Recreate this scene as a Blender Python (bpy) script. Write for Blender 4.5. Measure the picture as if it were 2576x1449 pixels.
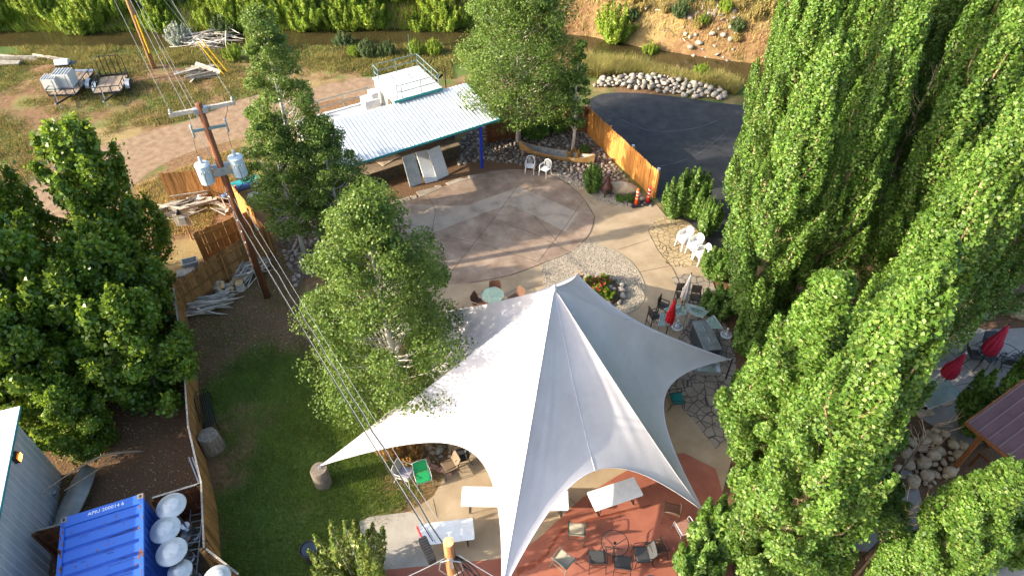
import bpy, math, random
import numpy as np
from mathutils import Vector, Matrix

for o in list(bpy.data.objects):
    bpy.data.objects.remove(o)
scn = bpy.context.scene
col = scn.collection
random.seed(7)
rng = np.random.default_rng(7)
R = math.radians
pi = math.pi

# ------------------------------------------------------------------ camera
CH, PITCH = 22.5, R(44.5)
cam = bpy.data.cameras.new('camera')
cam.lens = 24; cam.sensor_width = 36; cam.clip_end = 2000; cam.clip_start = 0.1
camo = bpy.data.objects.new('camera', cam); col.objects.link(camo)
camo.location = (0, 0, CH); camo.rotation_euler = (pi/2 - PITCH, 0, 0)
scn.camera = camo

# ------------------------------------------------------------------ sky, sun, exposure
SUN_EL, SHADOW_AZ = R(22), R(15)     # shadows run to +X and a little away from the camera
world = bpy.data.worlds.new('World'); scn.world = world; world.use_nodes = True
wn = world.node_tree
sky = wn.nodes.new('ShaderNodeTexSky'); sky.sky_type = 'NISHITA'; sky.sun_disc = False
sky.sun_elevation = SUN_EL; sky.dust_density = 3.5; sky.air_density = 1.0; sky.ozone_density = 1.6
sky.sun_rotation = math.atan2(-math.cos(SHADOW_AZ), -math.sin(SHADOW_AZ)) % (2*pi)
bg = wn.nodes['Background']; bg.inputs['Strength'].default_value = 0.15
wn.links.new(sky.outputs[0], bg.inputs[0])
sun = bpy.data.lights.new('sun', 'SUN'); sun.energy = 3.1; sun.angle = R(0.5); sun.color = (1, .90, .74)
suno = bpy.data.objects.new('sun', sun); col.objects.link(suno)
sdir = Vector((math.cos(SUN_EL)*math.cos(SHADOW_AZ), math.cos(SUN_EL)*math.sin(SHADOW_AZ), -math.sin(SUN_EL)))
suno.rotation_euler = sdir.to_track_quat('-Z', 'Y').to_euler(); suno.location = (-30, -10, 40)
scn.view_settings.view_transform = 'Standard'; scn.view_settings.look = 'None'
scn.view_settings.gamma = 1; scn.view_settings.exposure = 1.88
scn.view_settings.use_curve_mapping = False

# ------------------------------------------------------------------ surveying: photo sight lines -> ground points
FP = 2576*24/36; CS, SN = math.cos(PITCH), math.sin(PITCH)
def P(x, y, z=0.0):
    u = (x-1288)/FP; v = (724.5-y)/FP
    t = (z-CH)/(-SN+v*CS)
    return Vector((u*t, (CS+v*SN)*t, z))
def PP(pts, z=0.0): return [P(x, y, z) for x, y in pts]
def az(a, b): return math.atan2(b[1]-a[1], b[0]-a[0])

# ------------------------------------------------------------------ mesh helpers
class MB:
    def __init__(s): s.v = []; s.f = []
    def add(s, vs, fs):
        n = len(s.v); s.v += [tuple(v) for v in vs]; s.f += [tuple(i+n for i in f) for f in fs]; return s
    def box(s, c, d, rz=0, rx=0, ry=0):
        m = Matrix.Rotation(rz, 3, 'Z') @ Matrix.Rotation(ry, 3, 'Y') @ Matrix.Rotation(rx, 3, 'X')
        vs = []
        for i in (-.5, .5):
            for j in (-.5, .5):
                for k in (-.5, .5):
                    vs.append(m @ Vector((i*d[0], j*d[1], k*d[2])) + Vector(c))
        return s.add(vs, [(0,1,3,2),(4,6,7,5),(0,4,5,1),(2,3,7,6),(0,2,6,4),(1,5,7,3)])
    def beam(s, a, b, w, h):
        a = Vector(a); b = Vector(b); d = (b-a).normalized()
        up = Vector((0,0,1)) if abs(d.z) < .95 else Vector((1,0,0))
        x = d.cross(up).normalized()*w/2; y = x.cross(d).normalized()*h/2
        vs = [p+i*x+j*y for p in (a,b) for i,j in ((-1,-1),(1,-1),(1,1),(-1,1))]
        return s.add(vs, [(0,1,2,3),(7,6,5,4),(0,4,5,1),(1,5,6,2),(2,6,7,3),(3,7,4,0)])
    def tube(s, pts, r, n=6, cap=True):
        pts = [Vector(p) for p in pts]
        rs = r if isinstance(r, (list, tuple)) else [r]*len(pts)
        ref = None; base = len(s.v); k = len(pts)
        for i, p in enumerate(pts):
            d = (pts[min(i+1,k-1)]-pts[max(i-1,0)])
            d = d.normalized() if d.length > 1e-9 else Vector((0,0,1))
            if ref is None:
                ref = d.cross(Vector((0,0,1)) if abs(d.z) < .9 else Vector((1,0,0))).normalized()
            x = (ref - d*ref.dot(d)).normalized(); ref = x; y = d.cross(x)
            for j in range(n):
                a = 2*pi*j/n
                s.v.append(tuple(p + (x*math.cos(a)+y*math.sin(a))*rs[i]))
        for i in range(k-1):
            for j in range(n):
                a = base+i*n+j; b = base+i*n+(j+1)%n
                s.f.append((a, b, b+n, a+n))
        if cap:
            s.f.append(tuple(base+n-1-j for j in range(n))); s.f.append(tuple(base+(k-1)*n+j for j in range(n)))
        return s
    def cyl(s, a, b, r0, r1=None, n=10): return s.tube([a, b], [r0, r0 if r1 is None else r1], n)
    def lathe(s, prof, n=16, c=(0,0,0)):
        base = len(s.v); c = Vector(c)
        for r, z in prof:
            for j in range(n):
                a = 2*pi*j/n; s.v.append((c.x+r*math.cos(a), c.y+r*math.sin(a), c.z+z))
        for i in range(len(prof)-1):
            for j in range(n):
                a = base+i*n+j; b = base+i*n+(j+1)%n
                s.f.append((a, b, b+n, a+n))
        if prof[0][0] > 1e-6: s.f.append(tuple(base+n-1-j for j in range(n)))
        if prof[-1][0] > 1e-6: s.f.append(tuple(base+(len(prof)-1)*n+j for j in range(n)))
        return s
    def prism(s, poly, z0, z1):
        n = len(poly); b = len(s.v)
        a = sum(poly[i][0]*poly[(i+1)%n][1]-poly[(i+1)%n][0]*poly[i][1] for i in range(n))
        if a < 0: poly = list(poly)[::-1]
        s.v += [(p[0], p[1], z0) for p in poly] + [(p[0], p[1], z1) for p in poly]
        s.f.append(tuple(b+n-1-i for i in range(n))); s.f.append(tuple(b+n+i for i in range(n)))
        for i in range(n): s.f.append((b+i, b+(i+1)%n, b+n+(i+1)%n, b+n+i))
        return s
    def slab(s, c, d, r=.05, bev=.01, rz=0, n=4):   # round-cornered plate with a softened rim
        m = Matrix.Rotation(rz, 2)
        def ring(off, z):
            out = []
            for cx, cy, a0 in ((1,1,0),(-1,1,pi/2),(-1,-1,pi),(1,-1,1.5*pi)):
                for i in range(n+1):
                    a = a0 + pi/2*i/n
                    p = m @ Vector((cx*(d[0]/2-r)+(r-off)*math.cos(a), cy*(d[1]/2-r)+(r-off)*math.sin(a)))
                    out.append((p.x+c[0], p.y+c[1], z+c[2]))
            return out
        b = len(s.v); k = 4*(n+1); h = d[2]/2
        for off, z in ((bev,-h),(0,-h+bev),(0,h-bev),(bev,h)): s.v += ring(off, z)
        for l in range(3):
            for i in range(k): s.f.append((b+l*k+i, b+l*k+(i+1)%k, b+(l+1)*k+(i+1)%k, b+(l+1)*k+i))
        s.f.append(tuple(b+k-1-i for i in range(k))); s.f.append(tuple(b+3*k+i for i in range(k)))
        return s
    def stone(s, c, d, seed=0, rz=0, nu=7, nv=5, rough=.16):
        q = random.Random(seed); b = len(s.v); ca, sa = math.cos(rz), math.sin(rz)
        ph = [q.uniform(0, 6.3) for _ in range(6)]
        def pt(t, a):
            k = 1 + rough*math.sin(2*a+ph[0])*math.sin(t)+rough*math.cos(3*t+ph[1])+rough*.7*math.sin(3*a+ph[2]+2*t)
            x = math.sin(t)*math.cos(a)*k*d[0]/2; y = math.sin(t)*math.sin(a)*k*d[1]/2; z = math.cos(t)*k*d[2]/2
            return (c[0]+x*ca-y*sa, c[1]+x*sa+y*ca, c[2]+z)
        s.v.append(pt(0, 0))
        for i in range(1, nv):
            for j in range(nu): s.v.append(pt(pi*i/nv, 2*pi*j/nu))
        s.v.append(pt(pi, 0)); e = len(s.v)-1
        for j in range(nu):
            s.f.append((b, b+1+j, b+1+(j+1)%nu)); s.f.append((e, e-1-j, e-1-(j+1)%nu))
        for i in range(nv-2):
            for j in range(nu):
                a = b+1+i*nu+j; a2 = b+1+i*nu+(j+1)%nu
                s.f.append((a, a+nu, a2+nu, a2))
        return s
    def build(s, name, mat, parent=None, loc=None, smooth=False, rz=0):
        me = bpy.data.meshes.new(name)
        if loc is not None:
            l = Vector(loc); s.v = [(x-l.x, y-l.y, z-l.z) for x, y, z in s.v]
        me.from_pydata(s.v, [], s.f); me.update()
        return link(name, me, mat, parent, loc if parent is None else None, smooth, rz)
def link(name, me, mat, parent=None, loc=None, smooth=False, rz=0):
    if smooth and len(me.polygons): me.polygons.foreach_set('use_smooth', [True]*len(me.polygons))
    if mat is not None and len(me.materials) == 0: me.materials.append(mat)
    o = bpy.data.objects.new(name, me); col.objects.link(o)
    if parent is not None: o.parent = parent
    if loc is not None: o.location = loc
    if rz: o.rotation_euler.z = rz
    return o
def tag(o, label, cat, group=None):
    o['label'] = label; o['category'] = cat
    if group: o['group'] = group
    return o
def thing(name, label, cat, loc=(0,0,0), rz=0, group=None):
    o = bpy.data.objects.new(name, None); col.objects.link(o); o.empty_display_size = .2
    o.location = loc; o.rotation_euler = (0, 0, rz)
    return tag(o, label, cat, group)
def struct(o): o['kind'] = 'structure'; return o
def stuff(o): o['kind'] = 'stuff'; return o
KIDS = {}
def copy_tree(o, parent=None):
    c = o.copy(); col.objects.link(c); c.parent = parent
    for ch in o.children: copy_tree(ch, c)
    return c
def dup(root, loc, rz=0, label=None, sc=None):
    c = copy_tree(root); c.location = loc; c.rotation_euler = (0, 0, rz)
    if label: c['label'] = label
    if sc is not None: c.scale = (sc, sc, sc) if not isinstance(sc, tuple) else sc
    return c
def curve(pts, n=8, closed=False):      # Catmull-Rom through the points
    pts = [Vector(p) for p in pts]; k = len(pts); out = []
    rngk = range(k) if closed else range(k-1)
    for i in rngk:
        g = (lambda q: pts[q % k]) if closed else (lambda q: pts[min(max(q,0),k-1)])
        a, b, c, d = g(i-1), g(i), g(i+1), g(i+2)
        for j in range(n):
            t = j/n
            out.append(.5*((2*b)+(c-a)*t+(2*a-5*b+4*c-d)*t*t+(3*b-a-3*c+d)*t**3))
    if not closed: out.append(pts[-1])
    return out
def sheet(name, pts, z, mat, th=.0, smooth_n=0):
    pts = curve(pts, smooth_n, True) if smooth_n else pts
    mb = MB()
    c = sum((Vector((p[0], p[1], 0)) for p in pts), Vector())/len(pts)
    if th: mb.prism(pts, z-th, z)
    else:
        a = sum(pts[i][0]*pts[(i+1)%len(pts)][1]-pts[(i+1)%len(pts)][0]*pts[i][1] for i in range(len(pts)))
        if a < 0: pts = list(pts)[::-1]
        mb.add([(p[0], p[1], z) for p in pts], [tuple(range(len(pts)))])
    return struct(mb.build(name, mat, loc=(c.x, c.y, 0)))
def inside(poly, X, Y):
    X = np.asarray(X); Y = np.asarray(Y); r = np.zeros(X.shape, bool); n = len(poly)
    for i in range(n):
        x1, y1 = poly[i][0], poly[i][1]; x2, y2 = poly[(i+1)%n][0], poly[(i+1)%n][1]
        cond = (y1 > Y) != (y2 > Y)
        with np.errstate(divide='ignore', invalid='ignore'):
            r ^= cond & (X < (x2-x1)*(Y-y1)/((y2-y1) if y2 != y1 else 1e-9)+x1)
    return r
def scatter(poly, n, rs=None):
    rs = rs or rng
    xs = [p[0] for p in poly]; ys = [p[1] for p in poly]; out = []
    while len(out) < n:
        X = rs.uniform(min(xs), max(xs), n*3); Y = rs.uniform(min(ys), max(ys), n*3)
        m = inside(poly, X, Y); out += list(zip(X[m], Y[m]))
    return out[:n]
def npmesh(name, V, Q):
    me = bpy.data.meshes.new(name); V = np.ascontiguousarray(V, np.float32); Q = np.ascontiguousarray(Q, np.int32); k = Q.shape[1]
    me.vertices.add(len(V)); me.vertices.foreach_set('co', V.ravel())
    me.loops.add(Q.size); me.loops.foreach_set('vertex_index', Q.ravel())
    me.polygons.add(len(Q)); me.polygons.foreach_set('loop_start', np.arange(0, Q.size, k, dtype=np.int32))
    me.update(calc_edges=True); return me
def text(s, size, mat, parent, loc, rot, name='lettering'):
    cu = bpy.data.curves.new('txt', 'FONT'); cu.body = s; cu.size = size; cu.extrude = .002; cu.align_x = 'CENTER'; cu.align_y = 'CENTER'; cu.resolution_u = 2
    t = bpy.data.objects.new('txt', cu); col.objects.link(t)
    dg = bpy.context.evaluated_depsgraph_get(); me = bpy.data.meshes.new_from_object(t.evaluated_get(dg))
    bpy.data.objects.remove(t); me.materials.clear()
    o = link(name, me, mat, parent); o.location = loc; o.rotation_euler = rot
    return o

# ------------------------------------------------------------------ materials
def mat(name, c1, c2=None, scale=4., rough=.75, bump=0., bscale=None, metal=0., spec=.4, rnd=0., world=False, stretch=None, c3=None, lo=.35, hi=.65, detail=6, trans=0., alpha=1., emis=None, vor=None, bdist=.02, hue=0.):
    m = bpy.data.materials.new(name); m.use_nodes = True; nt = m.node_tree; N = nt.nodes; L = nt.links
    b = N['Principled BSDF']; b.inputs['Roughness'].default_value = rough; b.inputs['Metallic'].default_value = metal
    b.inputs['Specular IOR Level'].default_value = spec
    if world: src = N.new('ShaderNodeNewGeometry').outputs['Position']
    else: src = N.new('ShaderNodeTexCoord').outputs['Object']
    if stretch:
        mp = N.new('ShaderNodeMapping'); mp.inputs['Scale'].default_value = stretch; L.new(src, mp.inputs[0]); src = mp.outputs[0]
    info = None
    if rnd or hue:
        info = N.new('ShaderNodeObjectInfo')
        ad = N.new('ShaderNodeVectorMath'); ad.operation = 'ADD'
        sc = N.new('ShaderNodeMath'); sc.operation = 'MULTIPLY'; sc.inputs[1].default_value = 37; L.new(info.outputs['Random'], sc.inputs[0])
        L.new(src, ad.inputs[0]); L.new(sc.outputs[0], ad.inputs[1]); src = ad.outputs[0]
    out = None
    if c2 is not None:
        if vor:
            nz = N.new('ShaderNodeTexVoronoi'); nz.inputs['Scale'].default_value = scale; nv = nz.outputs['Color']
        else:
            nz = N.new('ShaderNodeTexNoise'); nz.inputs['Scale'].default_value = scale; nz.inputs['Detail'].default_value = detail; nz.inputs['Roughness'].default_value = .62; nv = nz.outputs[0]
        L.new(src, nz.inputs['Vector'])
        rp = N.new('ShaderNodeValToRGB'); rp.color_ramp.elements[0].position = lo; rp.color_ramp.elements[1].position = hi
        rp.color_ramp.elements[0].color = (*c1, 1); rp.color_ramp.elements[1].color = (*c2, 1)
        if c3: e = rp.color_ramp.elements.new((lo+hi)/2); e.color = (*c3, 1)
        L.new(nv, rp.inputs[0]); out = rp.outputs[0]
    if info is not None:
        hs = N.new('ShaderNodeHueSaturation')
        if out is not None: L.new(out, hs.inputs['Color'])
        else: hs.inputs['Color'].default_value = (*c1, 1)
        if rnd:
            mr = N.new('ShaderNodeMapRange'); mr.inputs['To Min'].default_value = 1-rnd; mr.inputs['To Max'].default_value = 1+rnd
            L.new(info.outputs['Random'], mr.inputs[0]); L.new(mr.outputs[0], hs.inputs['Value'])
        if hue:
            m2 = N.new('ShaderNodeMath'); m2.operation = 'FRACT'; m3 = N.new('ShaderNodeMath'); m3.operation = 'MULTIPLY'; m3.inputs[1].default_value = 7.77
            L.new(info.outputs['Random'], m3.inputs[0]); L.new(m3.outputs[0], m2.inputs[0])
            mr = N.new('ShaderNodeMapRange'); mr.inputs['To Min'].default_value = .5-hue; mr.inputs['To Max'].default_value = .5+hue
            L.new(m2.outputs[0], mr.inputs[0]); L.new(mr.outputs[0], hs.inputs['Hue'])
        out = hs.outputs[0]
    if out is not None: L.new(out, b.inputs['Base Color'])
    else: b.inputs['Base Color'].default_value = (*c1, 1)
    if bump:
        nb = N.new('ShaderNodeTexNoise'); nb.inputs['Scale'].default_value = bscale or scale*3; nb.inputs['Detail'].default_value = 4; L.new(src, nb.inputs['Vector'])
        bp = N.new('ShaderNodeBump'); bp.inputs['Strength'].default_value = bump; bp.inputs['Distance'].default_value = bdist
        L.new(nb.outputs[0], bp.inputs['Height']); L.new(bp.outputs[0], b.inputs['Normal'])
    if trans: b.inputs['Transmission Weight'].default_value = trans
    if alpha < 1: b.inputs['Alpha'].default_value = alpha
    if emis: b.inputs['Emission Color'].default_value = (*emis[0], 1); b.inputs['Emission Strength'].default_value = emis[1]
    return m
def leafmat(name, cols, tl=.3, rough=.42, spec=.5):
    m = bpy.data.materials.new(name); m.use_nodes = True; nt = m.node_tree; N = nt.nodes; L = nt.links
    b = N['Principled BSDF']; b.inputs['Roughness'].default_value = rough; b.inputs['Specular IOR Level'].default_value = spec
    g = N.new('ShaderNodeNewGeometry'); rp = N.new('ShaderNodeValToRGB'); cr = rp.color_ramp
    cr.elements[0].color = (*cols[0], 1); cr.elements[1].color = (*cols[-1], 1)
    for i, c in enumerate(cols[1:-1]): e = cr.elements.new((i+1)/(len(cols)-1)); e.color = (*c, 1)
    L.new(g.outputs['Random Per Island'], rp.inputs[0])
    # slow drift of tone through a crown
    nz = N.new('ShaderNodeTexNoise'); nz.inputs['Scale'].default_value = .9; nz.inputs['Detail'].default_value = 3
    L.new(g.outputs['Position'], nz.inputs['Vector'])
    mr = N.new('ShaderNodeMapRange'); mr.inputs['From Min'].default_value = .3; mr.inputs['From Max'].default_value = .7; mr.inputs['To Min'].default_value = .75; mr.inputs['To Max'].default_value = 1.25
    L.new(nz.outputs[0], mr.inputs[0])
    hs = N.new('ShaderNodeHueSaturation'); L.new(rp.outputs[0], hs.inputs['Color']); L.new(mr.outputs[0], hs.inputs['Value'])
    L.new(hs.outputs[0], b.inputs['Base Color'])
    tr = N.new('ShaderNodeBsdfTranslucent'); h2 = N.new('ShaderNodeHueSaturation'); h2.inputs['Hue'].default_value = .47; h2.inputs['Value'].default_value = 1.5
    L.new(hs.outputs[0], h2.inputs['Color']); L.new(h2.outputs[0], tr.inputs[0])
    mx = N.new('ShaderNodeMixShader'); mx.inputs[0].default_value = tl
    L.new(b.outputs[0], mx.inputs[1]); L.new(tr.outputs[0], mx.inputs[2]); L.new(mx.outputs[0], N['Material Output'].inputs[0])
    return m

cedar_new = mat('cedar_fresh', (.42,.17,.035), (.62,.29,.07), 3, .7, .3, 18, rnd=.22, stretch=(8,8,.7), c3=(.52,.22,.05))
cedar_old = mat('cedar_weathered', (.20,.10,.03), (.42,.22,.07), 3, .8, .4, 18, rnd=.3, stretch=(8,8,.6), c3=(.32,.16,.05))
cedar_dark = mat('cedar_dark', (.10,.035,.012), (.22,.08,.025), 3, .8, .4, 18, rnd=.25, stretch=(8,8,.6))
greywood = mat('weathered_grey_wood', (.22,.19,.15), (.45,.40,.33), 3, .85, .4, 20, rnd=.3, stretch=(6,6,1))
deckwood = mat('deck_plank', (.20,.14,.09), (.36,.28,.2), 2.5, .85, .4, 20, rnd=.25, stretch=(6,1,6))
polewood = mat('pole_wood', (.10,.032,.012), (.22,.075,.025), 2.5, .8, .5, 14, stretch=(5,5,.5))
polewood2 = mat('pole_wood_pale', (.22,.12,.05), (.38,.24,.12), 2.5, .8, .5, 14, stretch=(5,5,.5))
bark_pale = mat('aspen_bark', (.42,.38,.31), (.66,.62,.54), 3, .8, .4, 9, stretch=(3,3,9), c3=(.58,.54,.46), lo=.3, hi=.55)
bark_brown = mat('brown_bark', (.12,.085,.055), (.30,.23,.16), 4, .9, .6, 10, stretch=(4,4,1))
bark_tan = mat('tan_bark', (.3,.2,.11), (.5,.36,.22), 4, .85, .5, 10, stretch=(4,4,1))
deadwood = mat('bleached_dead_wood', (.34,.29,.23), (.62,.55,.46), 3, .85, .4, 14, rnd=.25)
endgrain = mat('cut_log_end', (.50,.30,.11), (.72,.50,.24), 14, .8, .2, 30)
stonem = mat('river_stone', (.15,.122,.10), (.29,.245,.205), 6, .72, .25, 22, rnd=.5, hue=.04)
stonew = mat('pale_boulder', (.20,.17,.135), (.34,.295,.24), 5, .75, .3, 20, rnd=.45, hue=.03)
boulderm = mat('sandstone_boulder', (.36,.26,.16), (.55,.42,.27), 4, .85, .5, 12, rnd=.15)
whitem = mat('white_paint', (.74,.74,.72), (.82,.82,.80), 3, .45, 0)
whiteplastic = mat('white_resin', (.60,.60,.59), (.68,.68,.67), 5, .4)
tablem = mat('white_table_plastic', (.64,.64,.62), (.75,.75,.72), 6, .45, .05, 60)
tablegrey = mat('weathered_table_plastic', (.38,.40,.38), (.52,.54,.52), 3, .6, .05, 60, rnd=.15)
tealm = mat('teal_paint', (.02,.22,.22), (.03,.30,.29), 5, .5)
bluem = mat('blue_paint', (.006,.03,.42), (.012,.05,.55), 4, .5, .1, 20)
blackm = mat('black_metal', (.012,.013,.014), (.022,.022,.024), 8, .45, 0, metal=.2)
darkgreen = mat('dark_green_metal', (.02,.045,.04), (.035,.07,.06), 8, .45)
greymetal = mat('galvanised_metal', (.34,.37,.38), (.5,.53,.54), 6, .42, .05, 30, metal=.6)
railm = mat('grey_green_rail', (.10,.17,.17), (.16,.24,.24), 6, .5)
steel = mat('brushed_steel', (.45,.47,.48), (.62,.64,.65), 5, .3, .03, 40, metal=.85)
rubber = mat('rubber', (.014,.014,.015), (.03,.03,.03), 10, .8)
wirem = mat('aluminium_wire', (.20,.21,.22), None, rough=.7, spec=.2)
cablem = mat('black_cable', (.02,.021,.024), None, rough=.8, spec=.1)
transm = mat('transformer_grey', (.40,.48,.52), (.50,.58,.61), 4, .45, .03, 20)
yellowm = mat('yellow_guard', (.72,.42,.01), None, rough=.5)
sling_tan = mat('tan_sling', (.36,.31,.22), (.46,.40,.29), 40, .8, .2, 90)
sling_grey = mat('grey_sling', (.22,.23,.23), (.30,.31,.31), 40, .8, .2, 90)
sling_black = mat('black_mesh', (.035,.037,.037), (.07,.07,.068), 60, .8, .3, 120)
wicker = mat('brown_wicker', (.07,.03,.018), (.19,.09,.05), 40, .7, .6, 70)
wickerlight = mat('pink_brown_wicker', (.22,.10,.07), (.38,.19,.14), 40, .7, .6, 70)
greenfab = mat('green_fabric', (.005,.20,.055), (.01,.30,.09), 20, .7)
tealfab = mat('teal_fabric', (.003,.15,.12), (.006,.22,.18), 20, .7)
greyfab = mat('grey_cushion', (.24,.22,.24), (.34,.31,.34), 12, .85)
redfab = mat('red_umbrella_cloth', (.50,.006,.012), (.66,.012,.02), 8, .75, .1, 30)
wine = mat('wine_umbrella_cloth', (.34,.012,.03), (.48,.02,.05), 8, .75, .1, 30)
beigefab = mat('beige_umbrella_cloth', (.50,.45,.40), (.62,.57,.51), 8, .8, .1, 30)
glassm = mat('green_tinted_glass', (.22,.34,.30), None, rough=.1, spec=.5, alpha=.45)
orangem = mat('orange_plastic', (.85,.10,.006), None, rough=.45)
redplas = mat('red_plastic', (.75,.02,.012), None, rough=.45)
reflw = mat('reflective_band', (.8,.8,.78), None, rough=.3)

# ================================================================== THE SETTING
CX = [-300,-45,-25,-12,-6.8,2,8.5,12,20,35,60,300]; CY = [50.8,50.8,50.8,51,51.2,50.5,48.3,46.9,43.5,38.5,35,28]
def sstep(a, b, x): t = np.clip((x-a)/(b-a), 0, 1); return t*t*(3-2*t)
LAT = np.random.default_rng(3).random((256, 256))
def vnoise(x, y, s):
    x = np.asarray(x)*s+1000.; y = np.asarray(y)*s+1000.
    i = np.floor(x).astype(int); j = np.floor(y).astype(int); fx = x-i; fy = y-j
    fx = fx*fx*(3-2*fx); fy = fy*fy*(3-2*fy)
    g = lambda a, b: LAT[a % 256, b % 256]
    return (g(i,j)*(1-fx)+g(i+1,j)*fx)*(1-fy)+(g(i,j+1)*(1-fx)+g(i+1,j+1)*fx)*fy
def fbm(x, y, s): return (vnoise(x,y,s)+.5*vnoise(x,y,2.1*s)+.25*vnoise(x,y,4.3*s))/1.75
def hz(x, y):
    x = np.asarray(x, float); y = np.asarray(y, float)
    d = y-np.interp(x, CX, CY)+(fbm(x, y, .35)-.5)*1.1
    w = 1.45+.4*sstep(-12, -6, x); d = d+np.where(d < 0, w, -w)*np.clip(np.abs(d)/w, 0, 1)
    z = -.3*sstep(-4.5, -1., d)-.9*sstep(-.9, .0, d)
    cut = 1.0+1.0*sstep(-12, 2, x)
    z = z + (cut+1.0)*sstep(.0, 1.8, d)+np.clip(d-2, 0, 70)*.20+(fbm(x, y, .2)-.5)*1.6*sstep(1.5, 7, d)
    z = z + (fbm(x, y, .5)-.5)*.30*sstep(-10, -6, d)*(1-sstep(-2.0, -.5, d))*(1-sstep(3, 7, x))
    return z
def cobble(xs): return np.unique(np.concatenate(xs))
gx = cobble([np.linspace(-320,-46,18), np.arange(-46,46.01,.3), np.linspace(46,320,18)])
gy = cobble([np.linspace(-120,4,14), np.arange(4,66.01,.3), np.linspace(66,320,22)])
GX, GY = np.meshgrid(gx, gy); GZ = hz(GX, GY)
V = np.stack([GX.ravel(), GY.ravel(), GZ.ravel()], 1)
nx, ny = len(gx), len(gy); I = np.arange(nx*ny).reshape(ny, nx)
Q = np.stack([I[:-1,:-1].ravel(), I[:-1,1:].ravel(), I[1:,1:].ravel(), I[1:,:-1].ravel()], 1)
gme = npmesh('ground', V, Q)
dcr = GY-np.interp(GX, CX, CY)
n1 = fbm(GX, GY, .25); n2 = fbm(GX+50, GY-30, .5)
def mask(poly, soft=.6):
    # soft membership from jittered tests
    m = np.zeros(GX.shape)
    for ox, oy in ((0,0),(soft,0),(-soft,0),(0,soft),(0,-soft)): m += inside(poly, GX+ox+(n2-.5)*1.5, GY+oy+(n1-.5)*1.5)
    return m/5
lawn_poly = PP([(508,980),(600,900),(720,850),(800,870),(960,960),(1010,1040),(1000,1150),(1080,1260),(900,1310),(960,1449),(900,1560),(560,1560),(556,1390),(520,1160)])
soil_poly = PP([(440,760),(500,690),(640,640),(700,590),(760,690),(800,860),(740,900),(620,930),(480,1000),(440,900)])
litter_poly = PP([(0,1000),(480,760),(520,1200),(560,1500),(60,1500),(0,1300)])
mulch_poly = PP([(1700,560),(1990,430),(2700,420),(3000,1700),(1760,1700),(1850,1050),(1800,800),(1760,660)])
stage_front = PP([(880,600),(920,450),(1150,365),(1235,425),(1180,440),(1060,505),(930,590)])
bed_left = PP([(712,470),(850,470),(880,560),(830,660),(745,720),(715,640),(690,560)])
bed_right = PP([(1150,375),(1180,330),(1215,300),(1400,300),(1470,330),(1560,430),(1640,520),(1590,522),(1480,480),(1400,430),(1280,412),(1215,405),(1150,418)])
veg = np.clip(.36+1.5*(n1-.45)+.8*(fbm(GX, GY, 1.2)-.5), 0, 1)*(GY > 27)
veg = np.maximum(veg, .75*sstep(-7, -3, dcr)*(dcr < 2)); 
veg = np.maximum(veg, sstep(2.5, 5, dcr)*np.clip(1.0-.8*sstep(-6, 3, GX)+.7*(n2-.5), 0, 1))
veg = np.maximum(veg, .55*inside(PP([(0,150),(330,140),(480,190),(330,320),(0,330)]), GX, GY)*np.clip(n2*2-.4, 0, 1))
lm = np.clip((mask(lawn_poly, 1.0)+mask(lawn_poly, .4)+mask(lawn_poly, 1.8))/3, 0, 1); sm = np.maximum(np.maximum(mask(soil_poly), mask(litter_poly)), mask(mulch_poly))
sm = np.maximum(sm, np.maximum(mask(stage_front, .3), mask(PP([(1150,425),(1160,400),(1280,400),(1400,425),(1500,480),(1440,475),(1290,440),(1180,450)]), .3)))
yardp = PP([(250,600),(350,450),(450,390),(600,350),(700,320),(720,470),(640,560),(480,720),(420,700)])
veg = veg*(1-.75*mask(yardp)); veg = veg*np.where((GX > 2) & (dcr > 1.5), .3, 1)
sm = np.maximum(sm, np.maximum(mask(bed_left, .2), mask(bed_right, .2)))
veg = veg*(1-sm)+.16*sm; veg = veg*(1-lm)+lm*np.clip(.72+1.1*(n2-.5)+.9*(fbm(GX, GY, 1.1)-.5), 0, 1); sm = sm*(1-lm*.3)
dry = np.clip(.36+1.3*(n2-.5), 0, 1)*(1-sm)
dry = np.maximum(dry, sstep(2.5, 4.5, dcr)*sstep(-2, 6, GX)*.9)
for k, a in (('veg', veg), ('dry', dry), ('soil', sm)):
    at = gme.attributes.new(k, 'FLOAT', 'POINT'); at.data.foreach_set('value', a.ravel().astype(np.float32))
gm = bpy.data.materials.new('ground_mixed'); gm.use_nodes = True; N = gm.node_tree.nodes; L = gm.node_tree.links
pb = N['Principled BSDF']; pb.inputs['Roughness'].default_value = .92; pb.inputs['Specular IOR Level'].default_value = .15
pos = N.new('ShaderNodeNewGeometry').outputs['Position']
def noise(sc, det=8):
    n = N.new('ShaderNodeTexNoise'); n.inputs['Scale'].default_value = sc; n.inputs['Detail'].default_value = det; n.inputs['Roughness'].default_value = .7; L.new(pos, n.inputs['Vector']); return n.outputs[0]
def ramp(f, *cs):
    r = N.new('ShaderNodeValToRGB'); r.color_ramp.elements[0].position = .3; r.color_ramp.elements[1].position = .7
    r.color_ramp.elements[0].color = (*cs[0],1); r.color_ramp.elements[1].color = (*cs[-1],1)
    if len(cs) > 2: e = r.color_ramp.elements.new(.5); e.color = (*cs[1],1)
    L.new(f, r.inputs[0]); return r.outputs[0]
def attr(a): n = N.new('ShaderNodeAttribute'); n.attribute_name = a; return n.outputs['Fac']
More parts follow.
